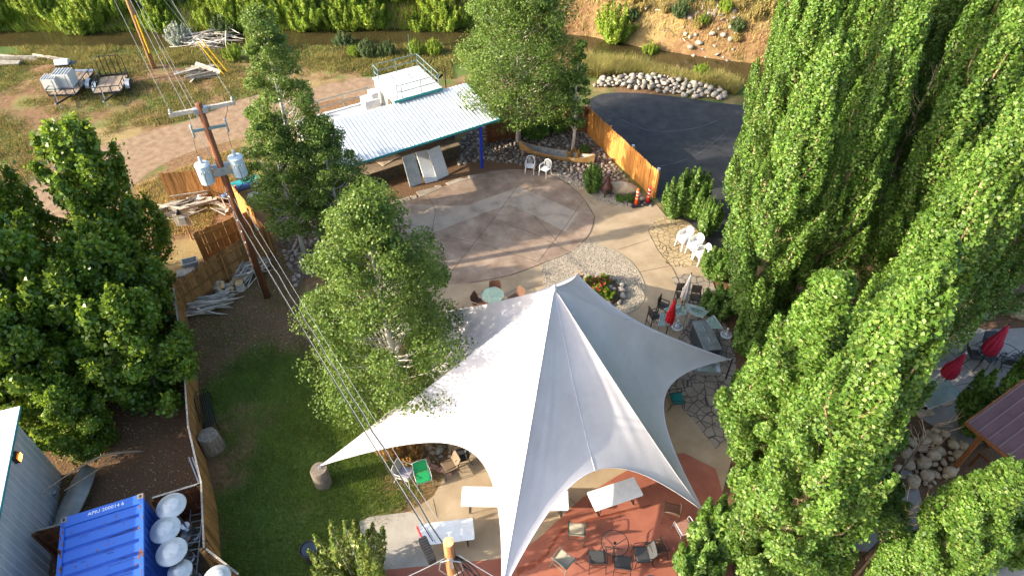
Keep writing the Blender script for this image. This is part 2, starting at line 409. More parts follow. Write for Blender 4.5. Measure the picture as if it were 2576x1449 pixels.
def thresh(a, nz, k=2.6):
    s = N.new('ShaderNodeMath'); s.operation = 'ADD'; L.new(a, s.inputs[0]); L.new(nz, s.inputs[1])
    m = N.new('ShaderNodeMapRange'); m.inputs['From Min'].default_value = 1-.5/k; m.inputs['From Max'].default_value = 1+.5/k; L.new(s.outputs[0], m.inputs[0]); return m.outputs[0]
def mix(f, a, b):
    m = N.new('ShaderNodeMix'); m.data_type = 'RGBA'; L.new(f, m.inputs[0]); L.new(a, m.inputs[6]); L.new(b, m.inputs[7]); return m.outputs[2]
na, nb_, nc = noise(1.6), noise(4.5), noise(14, 5)
dirt = ramp(nb_, (.10,.05,.025), (.185,.105,.052), (.28,.17,.088)); straw = ramp(nc, (.17,.115,.045), (.28,.205,.085), (.41,.31,.145))
grassc = ramp(nc, (.05,.075,.017), (.085,.13,.026), (.14,.18,.045)); soilc = ramp(nc, (.085,.046,.025), (.15,.086,.046), (.24,.145,.082))
c = mix(thresh(attr('dry'), na), dirt, straw); c = mix(thresh(attr('soil'), nb_), c, soilc); nmx = N.new('ShaderNodeMath'); nmx.operation = 'MULTIPLY_ADD'; nmx.inputs[1].default_value = .6; L.new(nc, nmx.inputs[0]); nm2 = N.new('ShaderNodeMath'); nm2.operation = 'MULTIPLY'; nm2.inputs[1].default_value = .4; L.new(nb_, nm2.inputs[0]); L.new(nm2.outputs[0], nmx.inputs[2])
c = mix(thresh(attr('veg'), nmx.outputs[0], 3.0), c, grassc)
L.new(c, pb.inputs['Base Color'])
bp = N.new('ShaderNodeBump'); bp.inputs['Strength'].default_value = .6; bp.inputs['Distance'].default_value = .06; L.new(nc, bp.inputs['Height']); L.new(bp.outputs[0], pb.inputs['Normal'])
ground = struct(link('ground', gme, gm, smooth=True))

# creek
watm = mat('creek_water', (.055,.042,.016), (.035,.03,.012), .6, .1, .25, 5, spec=.5, world=True, bdist=.03)
mb = MB(); xs = list(np.linspace(-80, 80, 60))
for i, x in enumerate(xs):
    yc = float(np.interp(x, CX, CY)); mb.v += [(x, yc-3.4, -.78), (x, yc+3.2, -.78)]
mb.f = [(2*i, 2*i+2, 2*i+3, 2*i+1) for i in range(len(xs)-1)]
struct(mb.build('creek_water', watm, loc=(0, 50, -.78)))

# dirt road
roadm = mat('dirt_road', (.19,.125,.075), (.29,.20,.125), 2.5, .95, .4, 30, world=True, c3=(.24,.16,.10), spec=.1)
sheet('dirt_road', PP([(-200,660),(60,470),(170,400),(330,345),(480,302),(600,252),(760,212),(930,196),(1120,200),(1130,222),(940,240),(800,262),(700,320),(590,352),(450,395),(350,455),(250,560),(110,640),(-200,840)]), .006, roadm, smooth_n=6)

# asphalt
asph = mat('asphalt', (.017,.0175,.0185), (.045,.045,.046), 1.3, .85, .35, 60, world=True, c3=(.031,.031,.032), lo=.3, hi=.72)
sheet('parking_lot', PP([(1480,275),(1505,240),(1580,234),(1700,244),(1830,262),(1990,275),(2240,305),(2420,380),(2200,560),(1930,640),(1720,590),(1668,520),(1570,385)]), .008, asph, smooth_n=4)
crackm = mat('asphalt_seam', (.10,.105,.11), None, rough=.9)
for i, pts in enumerate(([(1560,300),(1640,330),(1740,325),(1815,300)], [(1580,425),(1680,415),(1760,385),(1830,330)], [(1690,440),(1700,470),(1760,500)])):
    q = curve(PP(pts), 6); mb = MB()
    for j, p in enumerate(q):
        w = .02+.012*math.sin(j*1.7); mb.v += [(p.x, p.y-w, .013), (p.x, p.y+w, .013)]
    mb.f = [(2*j, 2*j+2, 2*j+3, 2*j+1) for j in range(len(q)-1)]
    struct(mb.build('asphalt_crack', crackm, loc=(q[0].x, q[0].y, 0)))

# patio concrete
aggr = mat('exposed_aggregate', (.26,.19,.115), (.42,.32,.21), .7, .85, .35, 70, world=True, c3=(.34,.255,.16), spec=.25, lo=.3, hi=.7)
terrace = sheet('terrace', PP([(906,1310),(1031,1287),(1089,1250),(1118,1201),(1130,1130),(1090,1030),(1060,920),(1010,800),(960,690),(930,600),(1000,545),(1100,500),(1250,450),(1480,470),(1500,505),(1560,520),(1650,515),(1700,575),(1765,640),(1775,720),(1800,860),(1850,960),(1850,1120),(1800,1300),(1790,1600),(940,1600),(960,1433)]), .03, aggr, th=.06)
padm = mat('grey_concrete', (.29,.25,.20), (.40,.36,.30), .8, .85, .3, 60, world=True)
sheet('concrete_pad', PP([(905,1314),(930,1300),(1032,1288),(1062,1300),(1090,1360),(1090,1424),(963,1434),(925,1420),(910,1380)]), .036, padm)
redm = mat('red_stained_concrete', (.24,.075,.045), (.36,.135,.08), .9, .7, .15, 40, world=True, c3=(.30,.10,.06), spec=.35, lo=.3, hi=.72)
redpoly = PP([(963,1434),(1100,1421),(1251,1407),(1313,1382),(1349,1359),(1407,1307),(1426,1288),(1465,1252),(1552,1198),(1640,1150),(1720,1140),(1800,1180),(1835,1300),(1850,1600),(900,1600)])
sheet('red_patio', redpoly, .038, redm)
darkred = mat('water_stain', (.17,.045,.022), (.22,.06,.03), 3, .5, world=True)
q = curve(PP([(1300,1440),(1345,1418),(1375,1395),(1395,1360),(1425,1330),(1480,1310),(1540,1295),(1590,1283),(1640,1270)]), 7); mb = MB()
for j, p in enumerate(q):
    w = (.09+.05*math.sin(j*1.3)+.03*math.sin(j*2.9))*(1-j/len(q))+.02; mb.v += [(p.x, p.y-w, .0425), (p.x, p.y+w, .0425)]
mb.f = [(2*j, 2*j+2, 2*j+3, 2*j+1) for j in range(len(q)-1)]
struct(mb.build('water_stain', darkred, loc=(q[0].x, q[0].y, 0)))

ZA = lambda pts, z=0: [P((1100+x/1.3867)*.85867, (470+y/1.3867)*.85867, z) for x, y in pts]
dfm = mat('stained_concrete', (.18,.118,.08), (.38,.285,.205), 1.1, .85, .15, 30, world=True, c3=(.265,.187,.13), spec=.4, lo=.3, hi=.72)
dance = sheet('dance_floor', ZA([(890,230),(870,300),(800,370),(680,420),(540,470),(380,500),(200,500),(50,450),(-60,360),(-40,270),(45,215),(200,140),(400,62),(520,40),(640,45),(740,75),(830,140)]), .038, dfm, smooth_n=6)
lightc = mat('pale_concrete_inlay', (.25,.185,.13), (.40,.31,.225), 1.1, .75, .2, 40, world=True, c3=(.34,.275,.21))
for pts in ([(115,296),(150,266),(365,188),(400,232),(225,300)], [(365,188),(585,110),(600,118),(540,182),(480,203),(400,232)],
            [(600,118),(655,141),(720,168),(640,224),(540,182)], [(720,168),(825,216),(772,292),(640,224)], [(30,225),(110,180),(365,188),(150,266),(60,270)]):
    mb = MB(); q = ZA(pts, 0); mb.prism(q, .03, .0425); o = mb.build('inlay_slab', lightc, parent=None, loc=(q[0].x, q[0].y, 0)); o.parent = dance; o.location -= dance.location
jointm = mat('dark_joint', (.06,.04,.028), None, rough=.9)
def strip(name, pts, w, z, m, parent=None):
    mb = MB(); pts = [Vector((p[0], p[1], 0)) for p in pts]
    for j, p in enumerate(pts):
        d = (pts[min(j+1,len(pts)-1)]-pts[max(j-1,0)]).normalized(); nrm = Vector((-d.y, d.x, 0))*w/2
        mb.v += [(p.x-nrm.x, p.y-nrm.y, z), (p.x+nrm.x, p.y+nrm.y, z)]
    mb.f = [(2*j, 2*j+2, 2*j+3, 2*j+1) for j in range(len(pts)-1)]
    o = mb.build(name, m, loc=pts[0])
    if parent: o.parent = parent; o.location -= parent.location
    else: struct(o)
    return o
for pts in ([(300,465),(480,240),(580,105)], [(225,300),(420,340),(660,415)], [(230,295),(245,205),(210,140)], [(745,340),(640,225)], [(845,165),(760,285),(660,415)], [(60,270),(150,266)], [(480,240),(640,300),(790,375)]):
    strip('joint', ZA(pts), .02, .046, jointm, dance)
strip('joint', curve(ZA([(890,230),(870,300),(800,370),(680,420),(540,470),(380,500)]), 6), .03, .0455, jointm, dance)
strip('joint', curve(ZA([(890,230),(830,140),(740,75),(640,45),(520,40),(400,62)]), 6), .03, .0455, jointm, dance)
for pts in ([(985,365),(1110,325)], [(1072,456),(1200,430)], [(895,185),(870,165)]): strip('terrace_joint', ZA(pts), .022, .035, jointm)
strip('terrace_joint', PP([(1435,1255),(1465,1290)]), .02, .035, jointm)
strip('terrace_joint', PP([(1090,1255),(1100,1300)]), .02, .035, jointm)
# broken flagstone edging behind the dance floor: separate stones
flagm = mat('flagstone', (.24,.19,.14), (.38,.32,.25), 1.5, .85, .3, 20, rnd=.2)
fe = struct(bpy.data.objects.new('flagstone_edging', None)); col.objects.link(fe)
for pts in ([(40,195),(60,170),(135,150),(145,165),(60,205)], [(140,148),(165,143),(170,158),(150,163)], [(165,130),(240,112),(250,125),(180,152)], [(240,105),(262,104),(275,112),(250,122)], [(285,95),(345,74),(375,80),(300,104)], [(375,66),(425,58),(400,74),(380,80)]):
    q = ZA(pts); mb = MB(); mb.prism(q, .0, .055); mb.build('flagstone', flagm, loc=q[0]).parent = fe

# gravel
gravm = mat('gravel', (.15,.12,.085), (.46,.39,.30), 26, .85, .7, 26, world=True, c3=(.30,.25,.18), lo=.25, hi=.75, vor=True, bdist=.03)
grav_poly = curve(ZA([(855,332),(960,365),(1035,415),(1080,480),(1093,540),(1075,590),(1020,625),(960,615),(860,600),(760,560),(690,520),(680,470),(680,425),(770,385)]), 6, True)
sheet('gravel_bed', grav_poly, .037, gravm)
edgem = mat('steel_edging', (.36,.31,.2), None, rough=.7)
strip('bed_edging', curve(ZA([(855,332),(960,365),(1035,415),(1080,480),(1093,540),(1075,590),(1020,625)]), 6), .05, .06, edgem)
grav2 = curve(ZA([(745,75),(850,130),(870,160),(930,183),(1010,190),(1040,165),(960,120),(860,100),(790,60),(700,50)]), 6, True)
sheet('gravel_strip', grav2, .02, gravm)
# stamped flagstone-pattern concrete by the hedge
def stampmat(name, c1, c2, cj, scale):
    m = mat(name, c1, c2, 1.2, .8, 0, world=True); nt = m.node_tree; N = nt.nodes; L = nt.links; b = N['Principled BSDF']
    vo = N.new('ShaderNodeTexVoronoi'); vo.feature = 'DISTANCE_TO_EDGE'; vo.inputs['Scale'].default_value = scale
    L.new(N.new('ShaderNodeNewGeometry').outputs['Position'], vo.inputs['Vector'])
    r = N.new('ShaderNodeMapRange'); r.inputs['From Min'].default_value = .015; r.inputs['From Max'].default_value = .06; L.new(vo.outputs['Distance'], r.inputs[0])
    src = b.inputs['Base Color'].links[0].from_socket
    mx = N.new('ShaderNodeMix'); mx.data_type = 'RGBA'; L.new(r.outputs[0], mx.inputs[0]); mx.inputs[6].default_value = (*cj, 1); L.new(src, mx.inputs[7]); L.new(mx.outputs[2], b.inputs['Base Color'])
    bp = N.new('ShaderNodeBump'); bp.inputs['Strength'].default_value = .7; bp.inputs['Distance'].default_value = .02; L.new(r.outputs[0], bp.inputs['Height']); L.new(bp.outputs[0], b.inputs['Normal'])
    return m
stamp = stampmat('stamped_concrete', (.30,.22,.11), (.42,.32,.18), (.10,.07,.04), 3.6)
stamp2 = stampmat('stamped_concrete_dark', (.20,.16,.12), (.30,.25,.19), (.05,.038,.03), 2.8)
sheet('stamped_concrete_strip', curve(ZA([(1108,290),(1125,260),(1160,235),(1250,240),(1340,330),(1340,420),(1200,430),(1150,370)]), 6, True), .036, stamp)
sheet('stamped_concrete_apron', PP([(1690,700),(1720,690),(1790,700),(1850,900),(1860,1080),(1800,1130),(1745,1060),(1700,1010),(1655,960),(1640,900),(1700,860),(1740,800)]), .0375, stamp2)
strip('walk_joint', curve(ZA([(1108,290),(1150,370),(1200,430),(1235,500),(1250,560)]), 6), .03, .042, jointm)
# shaded patio on the far right
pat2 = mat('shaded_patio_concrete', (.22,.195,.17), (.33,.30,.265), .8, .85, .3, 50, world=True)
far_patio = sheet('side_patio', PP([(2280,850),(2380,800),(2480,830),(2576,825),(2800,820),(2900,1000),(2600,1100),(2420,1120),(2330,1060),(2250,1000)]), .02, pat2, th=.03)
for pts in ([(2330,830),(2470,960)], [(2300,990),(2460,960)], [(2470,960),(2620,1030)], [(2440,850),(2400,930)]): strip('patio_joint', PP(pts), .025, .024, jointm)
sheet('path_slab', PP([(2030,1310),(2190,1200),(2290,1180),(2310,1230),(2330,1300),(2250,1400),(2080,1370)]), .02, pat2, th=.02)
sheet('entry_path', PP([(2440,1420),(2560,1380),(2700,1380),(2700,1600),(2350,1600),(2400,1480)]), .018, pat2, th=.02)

# ================================================================== LARGE STRUCTURES
def RV(x, y, a, b):        # where a sight line meets the vertical plane through a and b
    d = P(x, y, 0)-Vector((0,0,CH)); n = Vector((-(b[1]-a[1]), b[0]-a[0], 0))
    t = (Vector((a[0],a[1],0))-Vector((0,0,CH))).dot(n)/d.dot(n)
    return Vector((0,0,CH))+d*t
def ZV(base, y):           # height of the point straight above base that shows at photo row y
    lo, hi = 0., 20.
    for _ in range(40):
        m = (lo+hi)/2; dz = m-CH; yy = 724.5-FP*(base[1]*SN+dz*CS)/(base[1]*CS-dz*SN)
        if yy > y: lo = m
        else: hi = m
    return lo

# ---------------------------------------------------------------- tent
clothm = mat('white_canopy_cloth', (.49,.455,.455), (.575,.54,.54), .7, .65, .16, 9, spec=.3)
nt = clothm.node_tree; pbs = nt.nodes['Principled BSDF']; tlb = nt.nodes.new('ShaderNodeBsdfTranslucent'); tlb.inputs[0].default_value = (.8,.78,.80,1)
mxs = nt.nodes.new('ShaderNodeMixShader'); mxs.inputs[0].default_value = .05
nt.links.new(pbs.outputs[0], mxs.inputs[1]); nt.links.new(tlb.outputs[0], mxs.inputs[2]); nt.links.new(mxs.outputs[0], nt.nodes['Material Output'].inputs[0])
seamm = mat('canopy_seam', (.50,.49,.53), None, rough=.7)
PK = Vector((1.38, 15.9, ZV((1.38,15.9), 725)))
tips = [P(808,1170,1.05), P(1005,800,1.1), P(1452,690,1.2), P(1836,904,1.25), P(1770,1285,.7), P(1262,1492,1.9)]
mids = [P(1092,912,2.2), P(1285,753,2.3), P(1592,802,2.45), P(1672,1000,2.3), P(1497,1183,2.75), P(1180,1132,2.6)]
tent = thing('star_tent', 'large white star-shaped canopy tent with one tall peak over the terrace', 'tent', (PK.x, PK.y, 0.03))
tl = tent.location.copy()
def edge(k, t, w=1.7):
    A, B, m = tips[k], tips[(k+1) % 6], mids[k]; C = (m*(2+2*w)-A-B)/(2*w)
    den = (1-t)**2+2*w*t*(1-t)+t*t
    return (A*(1-t)**2+C*(2*w*t*(1-t))+B*t*t)/den
def canopy(k, s, t):
    e = edge(k, t); q = PK.lerp(e, s); f = (1-s)**(1.10+.02*math.sin(pi*t))
    q.z = e.z+(PK.z-e.z)*f
    m = abs(t-.5); wv = math.exp(-(m/.13)**2)
    q.z += .03*s*(1-s)*4*math.sin(110*s+9*m)*wv*(.6 if k in (2,3,4) else .2)
    q.z += .034*s*s*(1-s)*3*(math.sin(t*62+3*math.sin(5*s))+.8*math.sin(t*37+1.7+2*s))*(.4+.6*math.sin(t*9+k)**2)*(.25+.9*sum(math.exp(-((t-c)/.12)**2) for c in (.12,.88)))*(.55 if k in (3,4) else .2)
    q.z -= .16*math.sin(pi*t)*math.sin(pi*s)*(1 if k in (3,4,2) else .6)
    return q
NS, NT = 56, 48
for k in range(6):
    mb = MB()
    for i in range(NS+1):
        s = .012+.988*i/NS
        for j in range(NT+1): mb.v.append(tuple(canopy(k, s, j/NT)-tl))
    for i in range(NS):
        for j in range(NT): a = i*(NT+1)+j; mb.f.append((a, a+1, a+NT+2, a+NT+1))
    p = mb.build('canopy_panel', clothm, tent, smooth=True)
    MB().tube([edge(k, j/40)-tl for j in range(41)], .018, 5).build('hem', clothm, p, smooth=True)
    MB().tube([canopy(k, .05+.95*i/40, .5)-tl+Vector((0,0,.004)) for i in range(41)], .011, 4).build('panel_seam', seamm, p)
    MB().tube([canopy(k, .03+.97*i/40, 0)-tl+Vector((0,0,.008)) for i in range(41)], .012, 4).build('ridge_seam', clothm, tent)
for k, tp in enumerate(tips[:5]):
    d = (tp-PK); d.z = 0; d.normalize(); b = tp-tl
    w_ = MB().tube([b-d*.35+Vector((0,0,.06)), b+d*.02], .035, 6).build('corner_webbing', seamm, tent); MB().tube([b, b+d*.12+Vector((0,0,-.02))], .02, 6).build('shackle', steel, w_)
MB().lathe([(.12,-.18),(.10,.02),(.04,.12),(0,.14)], 12, PK-tl).build('peak_cap', clothm, tent, smooth=True)
MB().cyl((0,0,0), (0,0,PK.z-.1), .07, .06, 10).build('centre_pole', greymetal, tent)
def log_post(name, label, loc, h, r, m=None, seed=0):
    t = thing(name, label, 'log post', loc, 0, 'log posts anchoring the tent'); q = random.Random(seed)
    mb = MB(); n = 16; zs = [-.1, 0, h*.3, h*.7, h*.97, h]
    for z in zs:
        for j in range(n):
            a = 2*pi*j/n; rr = r*(1+.05*math.sin(3*a+seed)+.03*math.sin(7*a+z*3))*(1.05-.05*z/h-(.06 if z == h else 0)); mb.v.append((rr*math.cos(a), rr*math.sin(a), z))
    for i in range(len(zs)-1):
        for j in range(n): a = i*n+j; b = i*n+(j+1)%n; mb.f.append((a, b, b+n, a+n))
    mb.build('trunk', m or greywood, t, smooth=True)
    mb = MB(); mb.prism([(r*.93*math.cos(2*pi*j/n), r*.93*math.sin(2*pi*j/n)) for j in range(n)], h-.005, h+.012); mb.build('cut_end', endgrain if m is None else m, t)
    MB().tube([(.0,0,h), (0,0,h+.06), (.1,0,h+.07)], .02, 6).build('eye_bolt', steel, t)
    return t
stumpm = mat('grey_stump', (.12,.095,.07), (.24,.19,.14), 5, .9, .6, 14, stretch=(3,3,.7))
t0 = tips[0]; log_post('log_post', 'short grey log post on the lawn holding the left tip of the tent', (t0.x-.08, t0.y-.1, 0), .98, .30, stumpm, 3)
log_post('log_post', 'brown log post in the gravel bed behind the tent', (tips[2].x+.12, tips[2].y+.1, .03), 1.15, .2, bark_tan, 5)
t = thing('tent_stake', 'thin dark steel pole holding the right tip of the tent by the hedge', 'pole', (tips[3].x+.1, tips[3].y, .03))
MB().cyl((0,0,0),(0,0,1.25),.03).build('pole', blackm, t); MB().tube([(0,0,1.2),(-.1,0,1.22)], .012, 5).build('hook', steel, t)

# ---------------------------------------------------------------- bandstand shaped like a houseboat
A0 = Vector((-.75, 32.9, 0)); BR = R(211)
bs = thing('bandstand', 'white bandstand with ribbed metal roof, railed roof deck and blue posts', 'bandstand', A0, BR)
roofm = mat('white_metal_roof', (.46,.49,.51), (.56,.58,.60), 1.5, .42, .05, 8, spec=.5, c3=(.52,.545,.56))
deckwhite = mat('white_deck', (.46,.445,.41), (.60,.59,.55), 1.2, .6, .1, 20, c3=(.56,.55,.52))
def roofz(y): return 3.1+.38*(-y/3.7)
for k in range(11):
    mb = MB(); x0 = k*.85; prof = []
    for r in range(4):
        xx = x0+r*.2125; prof += [(xx, 0), (xx+.16, 0), (xx+.172, .026), (xx+.198, .026), (xx+.2125, 0)]
    for x, dz in prof:
        for y in (.12, -3.7): mb.v.append((x, y, roofz(y)+dz))
    mb.f = [(2*i, 2*i+1, 2*i+3, 2*i+2) for i in range(len(prof)-1) if prof[i+1][0]-prof[i][0] > 1e-6]
    mb.build('roof_panel', roofm, bs)
MB().box((4.67, .13, 3.045), (9.4, .04, .12)).box((-.02, -1.8, 3.24), (.04, 3.8, .1), rx=-.1).build('roof_fascia', tealm, bs)
mb = MB()
for x in (.3, 1.6, 2.9, 4.2, 5.5, 6.8, 8.1, 9.2): mb.beam((x, .05, 2.98), (x, -3.65, 3.34), .05, .14)
mb.build('rafters', greywood, bs)
MB().beam((.5, -.3, 2.86), (9.2, -.3, 2.86), .09, .2).beam((-.35,-2.2,3.0),(.9,-2.2,3.0),.3,.14).build('header_beam', bluem, bs)
for x, y in ((.95, -.3), (9.0, -.3), (1.1, -3.5), (9.0, -3.5)):
    MB().box((x, y, 1.4), (.11, .11, 2.85)).build('post', bluem, bs)
stagem = mat('stage_boards', (.12,.085,.055), (.24,.18,.12), 2, .85, .3, 20, rnd=.2, stretch=(1,6,1))
for i in range(13): MB().box((5.3, -1.95-i*.142, .82), (7.7, .136, .04)).build('stage_plank', stagem, bs)
skm = mat('dark_skirting', (.05,.04,.025), (.11,.09,.055), 6, .9, .5, 15)
MB().box((5.3, -1.98, .4), (7.6, .05, .8)).box((1.48, -2.8, .4), (.05, 1.6, .8)).build('stage_skirt', skm, bs)
MB().box((5.3, -3.72, 1.9), (7.8, .08, 2.2)).build('rear_wall', bluem, bs)
MB().box((1.75, -3.0, 1.75), (1.5, .06, 1.6), rz=.2).build('side_panel', bluem, bs)
MB().box((5.6,-2.7,.86),(1.3,.7,.04), rz=.3).build('loose_board', deckwood, bs)
# wheelhouse with upper deck
MB().box((3.0, -5.15, 1.78), (2.76, 2.96, 3.6)).build('wheelhouse_wall', deckwhite, bs)
MB().box((3.0, -5.1, 3.64), (2.9, 3.1, .1)).build('upper_deck', deckwhite, bs)
MB().box((3.0, -3.535, 3.62), (2.94, .03, .16)).box((4.465, -5.1, 3.62), (.03, 3.1, .05)).box((1.535, -5.1, 3.62), (.03, 3.1, .05)).build('deck_trim', tealm, bs)
MB().box((4.43, -4.4, 2.95), (.06, .55, .75)).build('doorway', skm, bs)
def railing(pts, h, posts, z, name='railing'):
    mb = MB()
    for a, b in zip(pts[:-1], pts[1:]):
        for k in (h, h*.5): mb.tube([(a[0],a[1],z+k), (b[0],b[1],z+k)], .022, 6)
    for p in posts: mb.tube([(p[0],p[1],z), (p[0],p[1],z+h)], .022, 6)
    return mb.build(name, railm, bs)
railing([(4.35,-5.9),(4.35,-6.55),(1.65,-6.55),(1.65,-3.75)], .78, [(4.35,-5.9),(4.35,-6.55),(3.0,-6.55),(1.65,-6.55),(1.65,-5.6),(1.65,-4.6),(1.65,-3.75)], 3.68)
railing([(4.2,-3.7),(3.95,-3.62),(1.7,-3.62)], .78, [(4.2,-3.7),(3.95,-3.62),(2.8,-3.62)], 3.68)
# lower deck
MB().box((6.9, -5.1, 2.3), (4.98, 3.0, .12)).build('lower_deck', deckwhite, bs)
MB().box((6.9, -6.5, 2.39), (4.9, .16, .07)).build('deck_rim', deckwhite, bs)
MB().box((6.9, -5.1, 1.1), (4.9, 2.9, 2.2)).build('cabin_wall', deckwhite, bs)
railing([(4.6,-6.55),(9.3,-6.55)], .85, [(4.9,-6.55),(6.4,-6.55),(7.9,-6.55),(9.3,-6.55)], 2.38)
MB().box((5.1,-5.7,2.72),(.9,.8,.7)).box((4.85,-5.75,3.22),(.4,.6,.3)).box((5.15,-4.75,2.55),(.8,.5,.36)).build('deck_steps', deckwhite, bs)
MB().lathe([(.16,0),(.17,.28),(.2,.28),(.2,.32),(0,.32)], 14, (5.6,-4.25,2.36)).build('deck_bucket', tealm, bs, smooth=False)
MB().cyl((7.6,-6.2,2.36),(7.6,-6.2,2.62),.1).build('vent', deckwhite, bs)
MB().tube([(1.9,-6.7,3.0),(1.95,-6.75,5.6)], .015, 5).build('mast', railm, bs)
mb = MB()
for p in ((.9,-6.9),(.4,-6.6),(.0,-6.4)): mb.tube([(p[0],p[1],1.4),(p[0],p[1],3.2)], .03, 6)
mb.beam((1.6,-6.6,1.9),(.1,-6.5,2.8),.05,.12).box((.6,-6.2,1.6),(1.6,1.2,.1)); mb.build('gangway', blackm, bs)
MB().box((.6,-6.2,.8),(.1,.1,1.6)).box((-.1,-6.7,.8),(.1,.1,1.6)).build('gangway_support', blackm, bs)

# three tables leaning on the stage
def folding_table(label, loc, rz, m=tablem, lean=None):
    t = thing('folding_table', label, 'table', loc, rz, 'white folding tables')
    MB().slab((0,0,.735), (1.83,.76,.045), .06, .012).build('tabletop', m, t)
    for s in (-1, 1):
        x = s*.62
        MB().tube([(x,-.27,.71),(x+s*.05,-.27,.02),(x+s*.05,-.2,.012),(x+s*.05,.2,.012),(x+s*.05,.27,.02),(x,.27,.71)], .014, 6).build('leg_frame', greymetal if m is not tablem else blackm, t)
        MB().tube([(x,0,.5),(s*.2,0,.7)], .009, 5).build('leg_brace', greymetal, t)
    return t
Z4 = lambda x, y: ((1050+x/1.951)*.85867, (140+y/1.951)*.85867)
for (bx, by, tx, ty, lab) in ((328,785,283,611,'grey folded table leaning on the stage, nearest the aspens'), (418,770,362,592,'white folded table leaning on the stage, middle of three'), (482,741,428,572,'stained white folded table leaning on the stage, nearest the blue post')):
    b = P(*Z4(bx, by), .0); best = None
    for zt in np.arange(.5, 1.85, .03):
        tp = P(*Z4(tx, ty), float(zt)); e = abs((tp-b).length-1.83)
        if best is None or e < best[0]: best = (e, tp)
    tp = best[1]; up = (tp-b).normalized(); side = Vector((.858,.514,0)); side = (side-up*side.dot(up)).normalized(); nn = side.cross(up)
    if nn.z < 0: nn = -nn; side = -side
    t = thing('folding_table', lab, 'table', b, 0, 'folded tables leaning on the stage')
    mtx = Matrix((side, up, nn)).transposed()
    mb = MB().slab((0,.915,.05), (.76,1.83,.045), .06, .012); mb.v = [tuple(mtx @ Vector(v)) for v in mb.v]; mb.build('tabletop', tablegrey if 'grey' in lab else tablem, t)
    mb = MB()
    for y0, y1 in ((.2,.85),(1.0,1.65)): mb.tube([(-.27,y0,.02),(-.27,y1,.02),(.27,y1,.02),(.27,y0,.02)], .013, 6)
    mb.v = [tuple(mtx @ Vector(v)) for v in mb.v]; mb.build('leg_frame', greymetal, t)

# ---------------------------------------------------------------- fences
board_me = {}
def fence(label, pts, h=1.8, m=cedar_new, rails=1, top=None, z0=0., cap=None, w=.14):
    t = thing('board_fence', label, 'fence', (pts[0][0], pts[0][1], z0))
    o = Vector((pts[0][0], pts[0][1], 0)); q = random.Random(int(abs(o.x*100)))
    if 'b' not in board_me:
        mb = MB(); mb.prism([(-.067,0),(.067,0),(.067,1.76),(.045,1.8),(-.045,1.8),(-.067,1.76)], -.009, .009)
        mb.v = [(x, -z, y) for x, y, z in mb.v]; me = bpy.data.meshes.new('board'); me.from_pydata(mb.v, [], mb.f); board_me['b'] = me
    key = m.name
    if key not in board_me: board_me[key] = board_me['b'].copy(); board_me[key].materials.append(m)
    for a, b in zip(pts[:-1], pts[1:]):
        a = Vector((a[0],a[1],0)); b = Vector((b[0],b[1],0)); d = (b-a); ln = d.length; d.normalize(); nrm = Vector((-d.y, d.x, 0)); ang = math.atan2(d.y, d.x)
        n = max(1, int(ln/w))
        for i in range(n):
            c = bpy.data.objects.new('board', board_me[key]); col.objects.link(c); c.parent = t
            p = a-o+d*(ln*(i+.5)/n); c.location = (p.x, p.y, q.uniform(0,.02)); c.rotation_euler = (q.gauss(0,.006), q.gauss(0,.006), ang)
            c.scale = (ln/n/w, 1, (h+q.uniform(-.015,.02))/1.8)
        for z in (.3*h/1.8, .92*h/1.8, 1.55*h/1.8):
            p0 = a-o-nrm*rails*.032; p1 = b-o-nrm*rails*.032
            MB().beam((p0.x,p0.y,z),(p1.x,p1.y,z),.04,.09).build('rail', m, t)
        k = max(1, round(ln/2.4))
        for i in range(k+1):
            p = a-o+d*(ln*i/k)-nrm*rails*.1
            MB().box((p.x,p.y,h/2),(.09,.09,h+.06),rz=ang).build('fence_post', cap or m, t)
        if top: 
            p0 = a-o; p1 = b-o; MB().beam((p0.x,p0.y,h+.045),(p1.x,p1.y,h+.045),.06,.03).build('cap_rail', top, t)
    return t
G = lambda x, y: P(x, y, 0)
T18 = lambda x, y, z=1.8: P(x, y, z)
fence('fresh orange cedar fence between rock bed and parking lot', [T18(1480,270), T18(1655,430)], 1.8, cedar_new, rails=-1)
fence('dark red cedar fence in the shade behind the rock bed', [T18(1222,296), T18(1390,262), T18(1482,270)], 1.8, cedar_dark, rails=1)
fence('brown cedar fence on dry ground left of the transformers', [T18(400,437), T18(545,424)], 1.8, cedar_old, rails=-1)
fence('bright yellow cedar fence running behind the utility pole', [T18(547,424), T18(628,520)], 1.8, cedar_new, rails=-1)
fence('cedar fence panel with sign board behind the utility pole', [T18(617,527), T18(663,566)], 1.8, cedar_old, rails=-1)
fence('weathered cedar fence behind the stacked firewood', [T18(663,569), T18(548,637), T18(433,716)], 1.8, cedar_old, rails=-1)
fence('open cedar gate panel showing its rails beside the firewood fence', [T18(486,587), T18(622,532)], 1.8, cedar_new, rails=1, cap=cedar_old)
fence('long cedar fence along the lawn seen from above', [T18(437,725), T18(462,900), T18(474,1073), T18(507,1218), T18(514,1379)], 1.8, cedar_old, rails=1, top=greywood)
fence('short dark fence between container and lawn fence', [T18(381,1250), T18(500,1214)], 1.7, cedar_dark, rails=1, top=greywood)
fence('low fence corner at the bottom edge below the lawn fence', [T18(520,1382), T18(600,1445)], 1.8, cedar_old, rails=1, top=greywood)
fence('dark fence stub between metal building and container', [T18(78,1330), T18(150,1312)], 1.6, cedar_dark, rails=1, top=greywood)
